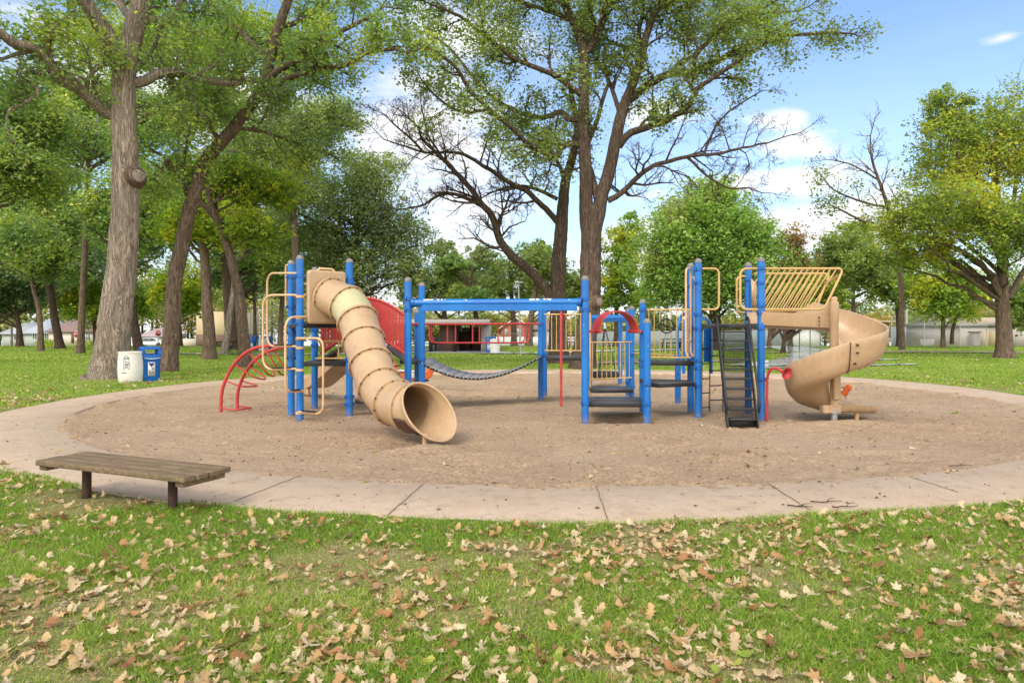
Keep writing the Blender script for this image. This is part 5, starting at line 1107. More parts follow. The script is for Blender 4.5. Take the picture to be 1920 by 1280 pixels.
# bins near the shelter
def small_barrel(px, D_, label, s=1.0):
    x = X(px, D_); r = thing('barrel', label, 'barrel', (x, D_, .02)); b = MB(); b.lathe([(0, 0), (.29, 0), (.33, .4), (.31, .84), (.28, .85), (.27, .4), (0, .1)], (x, D_, .02+.06), 20); b.build('drum', wall_w, r); return r
small_barrel(928, 42.6, 'white drum on the wet slab beside the shelter'); small_barrel(494, 46, 'white drum left of the blue bins behind the red ladder'); small_barrel(818, 52, 'white drum inside the far side of the shelter')
def small_bin(px, D_, label, rz=.3):
    c = copy_tree(RB_); c.location = (X(px, D_), D_, .07); c.rotation_euler = (0, 0, rz); c['label'] = label; return c
small_bin(920, 43.0, 'blue recycling bin beside the white drum at the corner of the shelter'); small_bin(503, 46.5, 'blue recycling bin behind the red ladder among the trunks', 1.0); small_bin(476, 47.5, 'dark blue bin behind the leaning trunk near the tan hall', .7)
# light pole
lp = thing('light_pole', 'thin grey metal light pole seen above and below the blue beam', 'light pole', P(976, 668, 38.4)); q0 = P(976.5, 668, 38.4); q1 = P(972, 531, 38.4); b = MB(); b.tube([Vector((q0.x, q0.y, -.1)), q1], [.06, .045], 12); b.build('pole', M['steel'], lp); b = MB(); b.box(q1.x-.22, q1.x+.22, q1.y-.1, q1.y+.1, q1.z, q1.z+.1); b.build('lamp_head', M['steel'], lp, bevel=.02)
for (px, D_, yt, lb) in ((22, 90, 560, 'wooden utility pole in front of the houses at far left'), (328, 96, 560, 'wooden utility pole behind the oaks near the stop sign'), (1700, 92, 560, 'tall grey pole behind the ball field fence'), (1800, 80, 575, 'thin grey pole at the left end of the block building')):
    r = thing('utility_pole', lb, 'pole', (X(px, D_), D_, gzz(D_))); b = MB(); b.tube([(X(px, D_), D_, gzz(D_)-.2), (X(px, D_), D_, CH-(yt-HY)*D_/F)], [.14, .10], 8); b.build('pole', M['bark'] if px < 1000 else galv, r)
# stop signs
signred = pm('sign_red', (.50, .02, .03), rough=.4); signw = pm('sign_white', (.75, .75, .75), rough=.4)
def stop_sign(px, py, D_, label):
    c = P(px, py, D_); r = thing('stop_sign', label, 'stop sign', (c.x, c.y, gzz(D_))); b = MB(); b.cyl((c.x, c.y+.04, gzz(D_)-.2), (c.x, c.y+.04, c.z+.3), .035, 8); b.build('sign_post', M['steel'], r)
    for (rr, m, y_, nm) in ((.42, signw, 0, 'white_border'), (.385, signred, -.012, 'red_face')):
        b = MB(); oc = [(rr*math.cos(rad(22.5+45*i)), rr*math.sin(rad(22.5+45*i))) for i in range(8)]; b.raw([(c.x+u_, c.y+y_, c.z+w_) for u_, w_ in oc]+[(c.x+u_, c.y+y_+.01, c.z+w_) for u_, w_ in oc], [tuple(range(8)), tuple(range(15, 7, -1))]+[(i, 8+i, 8+(i+1) % 8, (i+1) % 8) for i in range(8)]); b.build(nm, m, r, smooth=False)
    text_mesh('STOP', .30, signw, Matrix.Translation((c.x, c.y-.018, c.z))@Matrix.Rotation(rad(90), 4, 'X'), r)
stop_sign(144.5, 627, 84, 'red stop sign in front of the cream house at left'); stop_sign(296.5, 624, 84, 'red stop sign behind the leaning oak beside the parked car')
# parked car (rear roof seen over the lawn crest)
cr_ = thing('parked_car', 'white parked car seen over the lawn crest behind the blue recycling bin', 'car', (0, 0, 0)); carw = pm('car_paint', (.68, .69, .70), rough=.25, spec=.6)
def lb_(b, prof_, w0, w1):
    k = len(prof_); V = [(x, -w0 if z < .85 else -w1, z) for x, z in prof_]+[(x, w0 if z < .85 else w1, z) for x, z in prof_]; b.raw(V, [tuple(range(k)), tuple(range(2*k-1, k-1, -1))]+[(i, k+i, k+(i+1) % k, (i+1) % k) for i in range(k)])
b = MB(); lb_(b, [(-2.2, .3), (-2.25, .6), (-2.1, .85), (-1.5, .92), (-.8, 1.38), (.6, 1.42), (1.3, .95), (2.1, .80), (2.25, .5), (2.2, .3)][::-1], .88, .76); b.build('body', carw, cr_, bevel=.04)
for s in (-1, 1):
    b = MB(); V = [(-1.3, .93), (-.75, 1.31), (.5, 1.34), (1.1, .96)]; b.raw([(x, s*.885 if z < 1 else s*.80, z) for x, z in V]+[(x, s*.86 if z < 1 else s*.77, z) for x, z in V], [(0, 1, 2, 3), (7, 6, 5, 4), (0, 4, 5, 1), (1, 5, 6, 2), (2, 6, 7, 3), (3, 7, 4, 0)]); b.build('side_window', glass, cr_, smooth=False)
    for x in (-1.4, 1.4): b = MB(); b.lathe([(.2, -.1), (.31, -.1), (.33, -.07), (.33, .07), (.31, .1), (.2, .1), (.18, .05)], (x, s*.82, .33), 20, (0, 1, 0)); w = b.build('wheel', M['black'], cr_)
    b = MB(); b.box(2.17, 2.25, s*.6-.15, s*.6+.15, .6, .72); b.build('headlight', glass, cr_, smooth=False)
cr_.location = (X(284, 104), 104, gzz(104)-.05); cr_.rotation_euler = (0, 0, rad(4))
# wet paths and puddles
wet = NM('wet_path'); a_ = wet.noise(.5, 4, .6); M['wet'] = wet.set(wet.ramp(a_, [(.35, (.62, .61, .58)), (.6, (.40, .39, .37))]), wet.ramp(a_, [(.4, .07), (.65, .35)]), .8)  # wet paving; reflected sky is partly painted into the pale base colour
def strip(name, ctr, wds, mat, dz=.05):
    ctr = spline([Vector((*p, 0)) for p in ctr], 6); n = len(ctr); V = []
    for i, q in enumerate(ctr):
        t = (ctr[min(i+1, n-1)]-ctr[max(i-1, 0)]).normalized(); s_ = Vector((-t.y, t.x, 0)); w = np.interp(i/(n-1), np.linspace(0, 1, len(wds)), wds)/2*(1+.25*math.sin(i*1.7)*(.3))
        for e in (-1, 1): v = q+s_*w*e; V.append((v.x, v.y, float(gz(np.array([v.x]), np.array([v.y]))[0])+dz))
    fs = [j for i in range(n-1) for j in (i*2, i*2+1, i*2+3, i*2+2)]; return tag(mesh_np(name, V, fs, [4]*(n-1), mat, smooth=True), kind='structure')
strip('wet_walkway', [(9.3, 27), (13.2, 31.5), (17, 38), (20.2, 47), (22.5, 58), (21, 70)], [1.6, 2.2, 3.0, 3.2, 3.0, 2.6], M['wet'])
strip('park_walkway', [(9.3, 25.6), (12, 26.9), (14.5, 27.8), (17, 28.6)], [.7, .9, .8, .3], M['wet'], .045)
strip('puddle', [(9.8, 28.9), (13, 31), (16, 32.3), (18.6, 32.6)], [.6, 1.1, 1.0, .3], M['wet'], .052)
strip('shelter_walkway', [(-1.8, 43), (2, 42), (6, 45.5), (16, 52), (26, 58)], [3.2, 1.8, 1.6, 1.5, 1.5], M['wet'], .06)
strip('left_walkway', [(-6, 44), (-9, 41), (-14, 40), (-24, 42)], [2.2, 1.6, 1.5, 1.5], M['wet'], .05)
dirtm = pm('bare_dirt', (.40, .29, .21), (.22, .17, .11), rough=.95, scale=3)
strip('dirt_track', [(16, 43.5), (26, 44.5), (36, 42), (46, 40)], [2.0, 2.6, 3.2, 3.5], dirtm, .045)
strip('infield', [(3, 29.3), (6.5, 31), (10.5, 31.5)], [1.6, 2.4, .9], dirtm, .045)
strip('street', [(-130, 96), (-60, 95), (-20, 96), (20, 96)], [7, 7, 7, 7], pm('asphalt', (.10, .10, .105), (.07, .07, .075), rough=.85), .05)
strip('pale_walk', [(30, 62), (37, 66), (44, 64)], [1.5, 3.0, .9], conc, .05)

# ================================================================= TREES
trng = np.random.default_rng(7)
class Br:      # accumulates branch tubes and leaf cards for one tree
    def __init__(s): s.V = []; s.F = []; s.n = 0; s.L = []
    def tube(s, pts, rad_, n=6):
        P_ = np.asarray(pts, np.float64); k = len(P_); T = np.gradient(P_, axis=0); T /= np.linalg.norm(T, axis=1)[:, None]+1e-9
        ref = np.array([1., 0, 0]) if abs(T[0, 0]) < .8 else np.array([0, 1., 0]); A = np.empty_like(P_)
        for i in range(k): a = ref-T[i]*ref.dot(T[i]); a /= np.linalg.norm(a)+1e-9; A[i] = a; ref = a
        B = np.cross(T, A); th = np.arange(n)*2*math.pi/n; r_ = np.asarray(rad_)[:, None, None]
        if n >= 12: lump = 1+.05*np.sin(th*3+P_[:, 2:3]*1.1)+.03*np.sin(th*5-P_[:, 2:3]*2.3+1); r_ = r_*lump[:, :, None]
        V = P_[:, None]+(A[:, None]*np.cos(th)[None, :, None]+B[:, None]*np.sin(th)[None, :, None])*r_
        i = np.arange(k-1)[:, None]*n; j = np.arange(n)[None]; j2 = (j+1) % n
        s.F.append((np.stack([i+j, i+j2, i+n+j2, i+n+j], -1)+s.n).reshape(-1, 4)); s.V.append(V.reshape(-1, 3)); s.n += k*n
    def leaves(s, C): s.L.append(np.asarray(C))
    def wood(s, name, mat, parent): return mesh_np(name, np.concatenate(s.V), np.concatenate(s.F).ravel(), np.full(sum(len(f) for f in s.F), 4), mat, parent, smooth=True)
def leaf_cards(C, size, rng, droop=0.7):
    k = len(C); nrm = rng.normal(size=(k, 3)); nrm[:, 2] = np.abs(nrm[:, 2])+droop; nrm /= np.linalg.norm(nrm, axis=1)[:, None]
    t = rng.normal(size=(k, 3)); t -= nrm*(t*nrm).sum(1)[:, None]; t /= np.linalg.norm(t, axis=1)[:, None]; u = np.cross(nrm, t); s_ = size*(.45+1.15*rng.random(k)**1.4)[:, None]/2
    V = np.empty((k, 4, 3)); V[:, 0] = C-t*s_; V[:, 1] = C+u*s_*.62+nrm*s_*.18; V[:, 2] = C+t*s_; V[:, 3] = C-u*s_*.62+nrm*s_*.18
    return V.reshape(-1, 3), np.arange(k*4), np.full(k, 4), rng.random(k)
def crown(C, size, mat, parent, rng, name='crown'):
    V, f, c, r = leaf_cards(C, size, rng); return mesh_np(name, V, f, c, mat, parent, attr={'rnd': r})
def rot_dir(d, ang, rng):
    a = rng.normal(size=3); a -= d*a.dot(d); a /= np.linalg.norm(a)+1e-9; return d*math.cos(ang)+a*math.sin(ang)
def grow(br, rng, p, d, L, r, lev, S):
    """S: dict(maxlev, wig, up, nch, leafr, nleaf, leaflev, ang)"""
    n = max(3, int(L/(.45 if lev < 2 else .28))); n = min(n, 12); pts = [p]; d = d/np.linalg.norm(d)
    for i in range(n):
        d = d+rng.normal(size=3)*S['wig']; d[2] += S['up']*(1 if lev < 2 else .3); d /= np.linalg.norm(d); pts.append(pts[-1]+d*L/n)
    pts = np.array(pts); tt = np.linspace(0, 1, n+1); rr = r*(1-tt*.72)
    br.tube(pts, rr, 7 if r > .05 else (5 if r > .02 else 3))
    if lev < S['maxlev']:
        nc = S['nch'][min(lev, len(S['nch'])-1)]
        for c in range(nc):
            t = .22+.78*(c+rng.random())/nc; i = min(n-1, int(t*n)); q = pts[i]+(pts[i+1]-pts[i])*(t*n-i); dd = pts[i+1]-pts[i]; dd /= np.linalg.norm(dd)
            grow(br, rng, q, rot_dir(dd, rad(rng.uniform(*S['ang'])), rng), L*rng.uniform(.42, .68)*(1.15-.5*t), max(.0065, rr[i]*.6), lev+1, S)
    if lev >= S['leaflev'] and S['nleaf'] > 0 and rng.random() > S.get('bare', 0):
        k = int(S['nleaf']*(L/.9)*(.5+rng.random())); u = rng.random(k)**.7*n; i = np.minimum(u.astype(int), n-1)
        C = pts[i]+(pts[i+1]-pts[i])*(u-i)[:, None]+rng.normal(size=(k, 3))*S['leafr']; br.leaves(C)
def limb(br, rng, spec, D0, w0, w1, S, kids=8, klen=2.2, start=.15, n=12, flare=False):
    pts = np.array([P(px, py, D0+dd) for px, py, dd in spec]); pts = np.array(spline([Vector(p) for p in pts], 6))
    k = len(pts); Dm = D0; wob = np.cumsum(rng.normal(size=(k, 3))*.012, axis=0); wob -= np.linspace(0, 1, k)[:, None]*wob[-1]; pts = pts+wob; rr = np.linspace(w0, w1, k)*Dm/F/2
    if flare: z = pts[:, 2]-pts[0, 2]; rr = rr*(1+.45*np.exp(-z/.35)+.12*np.exp(-z/1.3))
    br.tube(pts, rr, n)
    if kids:
        for c in range(kids):
            t = start+(1-start)*(c+rng.random())/kids; i = min(k-2, int(t*(k-1))); dd = pts[i+1]-pts[i]; dd /= np.linalg.norm(dd)+1e-9
            d2 = rot_dir(dd, rad(rng.uniform(35, 75)), rng); d2[2] += .15
            grow(br, rng, pts[i], d2, klen*rng.uniform(.6, 1.15)*(1.1-.4*t), min(rr[i]*.55, .07), 1, S)
        grow(br, rng, pts[-1], (pts[-1]-pts[-3])/np.linalg.norm(pts[-1]-pts[-3]), klen*.8, rr[-1]*.9, 1, S)
    return pts, rr
def tree_root(name, label, px, D, cat='tree', group=None): return thing(name, label, cat, (X(px, D), D, gzz(D)), group)
def finish(br, root, bmat, lmat, lsize, rng, knot=None):
    br.wood('trunk', bmat, root)
    if br.L: C = np.concatenate(br.L); crown(C, lsize, lmat, root, rng); return len(C)
    return 0
def knot(root, q, rr, d, sx=1, sz=1.25):   # ring-edged scar where a limb was sawn off
    d = Vector(d).normalized(); b = MB(); b.lathe([(rr*1.75, -.34), (rr*1.4, -.16), (rr*1.14, -.04), (rr*1.03, .005), (rr*.9, .015), (rr*.8, .0)], q, 22, d, caps=False); o = b.build('branch_collar', M['bark'], root)
    b = MB(); b.lathe([(rr*.84, -.01), (rr*.6, .008), (rr*.3, .002), (0, .006)], q, 22, d, caps=False); b.build('cut_face', M['cut'], o); return o
SO = dict(maxlev=3, wig=.30, up=.04, nch=(6, 6, 5), leafr=.21, nleaf=34, leaflev=2, ang=(30, 70))
SD = dict(maxlev=4, wig=.30, up=.05, nch=(7, 6, 4, 3), leafr=.1, nleaf=0, leaflev=9, ang=(25, 65))
cnt = {}
# --- the big pale-barked oak at left
rg = np.random.default_rng(101); br = Br(); r_ = tree_root('oak_tree', 'big thick trunked oak with pale furrowed bark behind the white drum', 202, 20.6); D0 = 20.6
limb(br, rg, [(202, 722, 0), (206, 690, 0), (211, 640, 0), (216, 580, 0), (224, 500, 0), (230, 400, 0), (231, 300, 0), (231, 200, 0), (233, 120, 0), (246, 60, 0), (262, 0, 0), (272, -90, .2), (285, -200, .3)], D0, 62, 26, SO, kids=0, n=22, flare=True)
limb(br, rg, [(232, 130, 0), (214, 95, -.2), (192, 50, -.5), (165, 12, -.8), (130, -60, -1.3), (90, -160, -2)], D0, 36, 18, SO, kids=5, klen=2.2, start=.5, n=14)
limb(br, rg, [(218, 213, 0), (198, 210, -.1), (170, 188, -.4), (140, 165, -.8), (110, 150, -1.1), (88, 115, -1.4), (60, 92, -1.8), (30, 84, -2.2), (-20, 50, -2.8), (-90, 20, -3.4)], D0, 24, 13, SO, kids=11, klen=2.0, n=14)
limb(br, rg, [(75, 140, -1.4), (55, 130, -1.5), (48, 145, -1.6), (68, 168, -1.7), (50, 190, -1.8), (20, 200, -2), (8, 222, -2.1), (18, 250, -2.2)], D0, 8, 3, SO, kids=4, klen=.9, n=8)
limb(br, rg, [(245, 158, 0), (270, 152, .2), (300, 140, .5), (340, 142, .9), (380, 150, 1.2), (430, 156, 1.6), (470, 148, 1.9), (492, 158, 2.2)], D0, 20, 11, SO, kids=9, klen=1.8, n=14)
limb(br, rg, [(262, 40, 0), (290, 34, .3), (306, 45, .5), (330, 20, .8), (360, -20, 1.2), (400, -80, 1.6)], D0, 18, 9, SO, kids=6, klen=2.0, n=10)
limb(br, rg, [(266, -30, 0), (330, -80, -1), (420, -110, -2.2)], D0, 16, 8, SO, kids=7, klen=2.2, n=10); limb(br, rg, [(250, 40, 0), (200, -20, 2), (120, -60, 4)], D0, 16, 8, SO, kids=7, klen=2.2, n=10)
cnt['T1'] = finish(br, r_, M['bark_pale'], M['lf_oak'], .125, rg); knot(r_, P(259, 328, 20.33), .225, (.75, -.62, .05)); 
# --- leaning oak
rg = np.random.default_rng(102); br = Br(); r_ = tree_root('oak_tree', 'tall oak leaning right just behind the blue recycling bin', 313, 23.8); D0 = 23.8
limb(br, rg, [(312, 706, 0), (314, 650, 0), (318, 590, 0), (326, 520, 0), (345, 430, .1), (366, 355, .1), (388, 305, .2), (415, 268, .2), (445, 232, .2), (470, 205, .2), (492, 165, .2), (505, 120, .2), (518, 60, .1), (540, 0, 0), (560, -80, 0)], D0, 30, 15, SO, kids=0, n=18, flare=True)
limb(br, rg, [(482, 190, .2), (505, 172, 0), (545, 150, -.4), (590, 135, -.8), (640, 128, -1.2), (690, 100, -1.6), (740, 92, -2)], D0, 14, 6, SO, kids=9, klen=1.6, start=.3, n=10)
limb(br, rg, [(500, 150, .2), (530, 122, 0), (575, 110, -.2), (600, 88, -.4), (640, 60, -.7), (700, 30, -1)], D0, 13, 6, SO, kids=8, klen=1.7, n=10); limb(br, rg, [(520, 50, .2), (560, 40, .6), (600, 20, .8), (640, -30, 1)], D0, 11, 5, SO, kids=7, klen=1.7, n=10)
limb(br, rg, [(352, 372, .1), (342, 335, 0), (325, 318, -.2), (312, 300, -.4), (300, 318, -.6), (282, 338, -.8), (262, 352, -1)], D0, 9, 4, SO, kids=7, klen=1.3, n=8)
limb(br, rg, [(342, 330, 0), (345, 290, -.3), (355, 240, -.5), (380, 200, -.7)], D0, 7, 4, SO, kids=7, klen=1.5, n=8); limb(br, rg, [(325, 318, -.2), (300, 290, 0), (265, 282, .4), (230, 275, .8)], D0, 7, 3, SO, kids=6, klen=1.3, n=8)
limb(br, rg, [(415, 268, .2), (395, 235, .6), (385, 200, 1), (360, 150, 1.5), (340, 90, 2)], D0, 10, 5, SO, kids=8, klen=1.8, n=8); limb(br, rg, [(445, 240, .2), (500, 250, .8), (560, 270, 1.3), (620, 290, 2)], D0, 8, 4, SO, kids=8, klen=1.6, n=8); limb(br, rg, [(500, 110, .2), (450, 60, 1.5), (400, 10, 2.5)], D0, 11, 5, SO, kids=8, klen=2, n=8)
cnt['T2'] = finish(br, r_, M['bark'], M['lf_oak'], .12, rg)
# --- central double oak (right stem group)
rg = np.random.default_rng(103); br = Br(); r_ = tree_root('oak_tree', 'tall twin stemmed oak with sawn limb scar behind the right end of the beam', 1094, 26); D0 = 26; S1 = dict(SO, leafr=.20, nleaf=34, bare=.13)
limb(br, rg, [(1093, 700, 0), (1096, 640, 0), (1104, 570, 0), (1108, 500, 0), (1108, 440, 0), (1106, 390, 0)], D0, 40, 37, S1, kids=0, n=20, flare=True)
limb(br, rg, [(1107, 450, 0), (1101, 390, 0), (1098, 320, 0), (1095, 250, 0), (1095, 170, 0), (1094, 98, 0), (1080, 50, -.1), (1060, 10, -.3), (1045, -50, -.6)], D0, 28, 12, S1, kids=4, klen=2.4, start=.6, n=16)
limb(br, rg, [(1095, 100, 0), (1112, 78, .1), (1130, 40, .2), (1138, 5, .3), (1150, -60, .5)], D0, 15, 9, S1, kids=5, klen=2.4, n=12)
limb(br, rg, [(1112, 450, 0), (1122, 390, .1), (1140, 330, .2), (1156, 265, .3), (1170, 205, .4), (1188, 160, .4), (1203, 110, .4), (1212, 60, .3), (1230, 20, .2), (1270, -30, 0)], D0, 28, 10, S1, kids=5, klen=2.4, start=.55, n=16)
limb(br, rg, [(1118, 372, 0), (1111, 330, .2), (1100, 290, .3), (1115, 235, .4), (1140, 160, .5)], D0, 13, 7, S1, kids=3, klen=1.6, start=.5, n=10)
RL = [([(1160, 275, .3), (1185, 250, 0), (1215, 240, -.3), (1258, 222, -.6), (1290, 195, -.9), (1310, 165, -1.1), (1345, 140, -1.4), (1395, 105, -1.8), (1440, 78, -2.2)], 15, 5, 11, 1.6),
      ([(1178, 190, .4), (1215, 160, .2), (1258, 138, 0), (1305, 130, -.2), (1355, 108, -.4), (1405, 80, -.6), (1460, 70, -.9), (1520, 66, -1.2), (1575, 62, -1.4)], 17, 4, 15, 1.7),
      ([(1300, 130, -.2), (1310, 95, -.4), (1345, 60, -.7), (1390, 40, -1), (1440, 10, -1.3)], 10, 4, 9, 1.6), ([(1250, 140, 0), (1290, 110, 1.2), (1350, 60, 2.4), (1420, 30, 3.4), (1500, 20, 4)], 9, 4, 10, 1.6),
      ([(1203, 110, .4), (1198, 60, .8), (1206, 10, 1.2), (1190, -40, 1.5)], 10, 6, 6, 2.0), ([(1205, 100, .4), (1165, 85, .9), (1130, 68, 1.4), (1105, 40, 1.8)], 8, 4, 7, 1.6), ([(1165, 230, .3), (1148, 175, .7), (1130, 130, 1.2), (1105, 90, 1.8)], 10, 5, 7, 1.6),
      ([(1230, 20, .2), (1290, -10, .4), (1360, -20, .6)], 10, 5, 9, 1.8)]
for (sp, a, c, k, kl) in RL: limb(br, rg, sp, D0, a, c, S1, kids=k, klen=kl, n=10)
LL = [([(1090, 272, 0), (1068, 270, -.1), (1050, 280, -.2), (1040, 296, -.3), (1018, 290, -.5), (990, 272, -.8), (955, 240, -1.2), (915, 205, -1.6), (880, 170, -2), (850, 120, -2.4), (800, 90, -2.8)], 13, 5, 13, 1.7),
      ([(1088, 222, 0), (1065, 226, .2), (1050, 212, .4), (1020, 220, .6), (985, 215, .9), (940, 195, 1.2), (905, 165, 1.5), (875, 130, 1.8), (840, 90, 2.2), (800, 60, 2.6)], 12, 4, 13, 1.7),
      ([(1092, 180, 0), (1050, 150, -.4), (1010, 130, -.9), (960, 110, -1.4), (910, 70, -1.8), (860, 30, -2.2), (810, 10, -2.6)], 12, 4, 13, 1.8), ([(1075, 40, 0), (1020, 20, .8), (960, 0, 1.5), (900, -10, 2)], 10, 4, 11, 1.8), ([(1050, -30, -.4), (970, -60, -1.2), (880, -50, -2)], 11, 5, 9, 2.0),
      ([(1145, 10, .3), (1190, -30, -.8), (1250, -60, -2)], 9, 5, 7, 1.8), ([(920, 205, -1.6), (870, 210, -1.8), (830, 190, -2.0), (790, 150, -2.1)], 6, 3, 7, 1.2)]
for (sp, a, c, k, kl) in LL: limb(br, rg, sp, D0, a, c, S1, kids=k, klen=kl, n=10)
SDd = dict(SD, maxlev=4, nch=(7, 6, 4, 3), ang=(22, 60))
limb(br, rg, [(1140, 376, .1), (1165, 362, 0), (1195, 335, -.3), (1235, 310, -.6), (1290, 296, -.9), (1350, 290, -1.2), (1400, 275, -1.4), (1440, 268, -1.6)], D0, 12, 3, SDd, kids=16, klen=2.1, start=.12, n=10)
limb(br, rg, [(1290, 296, -.9), (1320, 325, -1), (1360, 350, -1.1), (1400, 352, -1.2), (1430, 362, -1.3)], D0, 6, 2, SDd, kids=9, klen=1.1, n=6)
limb(br, rg, [(1320, 290, -1), (1345, 230, -1.1), (1380, 200, -1.2), (1430, 170, -1.3)], D0, 5, 2, dict(S1, nleaf=8), kids=6, klen=.9, n=6)
cnt['T10'] = finish(br, r_, M['bark_mid'], M['lf_oak2'], .115, rg); knot(r_, P(1124, 565, 25.5), .19, (.55, -.8, .05))
# --- central left stem oak with dead limbs
rg = np.random.default_rng(104); br = Br(); r_ = tree_root('oak_tree', 'oak with long bare dead limbs reaching left behind the middle of the beam', 1046, 30.5); D0 = 29; S2 = dict(SO, nleaf=20, leafr=.2, bare=.2)
limb(br, rg, [(1046, 690, 1), (1046, 620, .6), (1045, 560, .2), (1048, 500, 0), (1051, 440, 0), (1054, 390, 0), (1060, 345, 0), (1072, 300, 0), (1080, 240, 0), (1070, 170, .5)], D0, 37, 9, S2, kids=5, klen=2, start=.7, n=18, flare=True)
limb(br, rg, [(1036, 562, .2), (1015, 530, 0), (985, 500, -.2), (955, 478, -.4), (935, 450, -.6), (926, 415, -.8), (905, 388, -1), (875, 350, -1.3), (845, 315, -1.6), (820, 292, -1.9), (790, 260, -2.2)], D0, 20, 5, SDd, kids=14, klen=2.1, start=.25, n=14)
limb(br, rg, [(1048, 420, 0), (1022, 392, -.2), (990, 360, -.4), (955, 340, -.6), (920, 318, -.8), (880, 296, -1), (840, 286, -1.2), (795, 286, -1.5), (745, 270, -1.8)], D0, 12, 3, SDd, kids=14, klen=2.1, start=.2, n=10)
limb(br, rg, [(905, 388, -1), (870, 372, -1), (835, 365, -1.1), (795, 385, -1.2), (765, 390, -1.3)], D0, 8, 3, SDd, kids=9, klen=1.3, n=8); limb(br, rg, [(1044, 372, 0), (1000, 352, .3), (960, 350, .6), (920, 362, .9)], D0, 8, 3, SDd, kids=9, klen=1.4, n=8)
limb(br, rg, [(845, 315, -1.6), (805, 255, -1.8), (790, 200, -2)], D0, 5, 2, SDd, kids=10, klen=1.5, n=6); limb(br, rg, [(795, 286, -1.5), (755, 245, -1.6), (720, 215, -1.8)], D0, 5, 2, SDd, kids=10, klen=1.5, n=6)
limb(br, rg, [(1060, 345, 0), (1040, 300, .4), (1000, 260, .9), (960, 240, 1.3)], D0, 8, 3, S2, kids=8, klen=1.5, n=8); limb(br, rg, [(935, 450, -.6), (955, 425, -.5), (985, 415, -.2)], D0, 5, 2, SDd, kids=4, klen=.9, n=6)
cnt['T10b'] = finish(br, r_, M['bark_mid'], M['lf_oak2'], .12, rg)

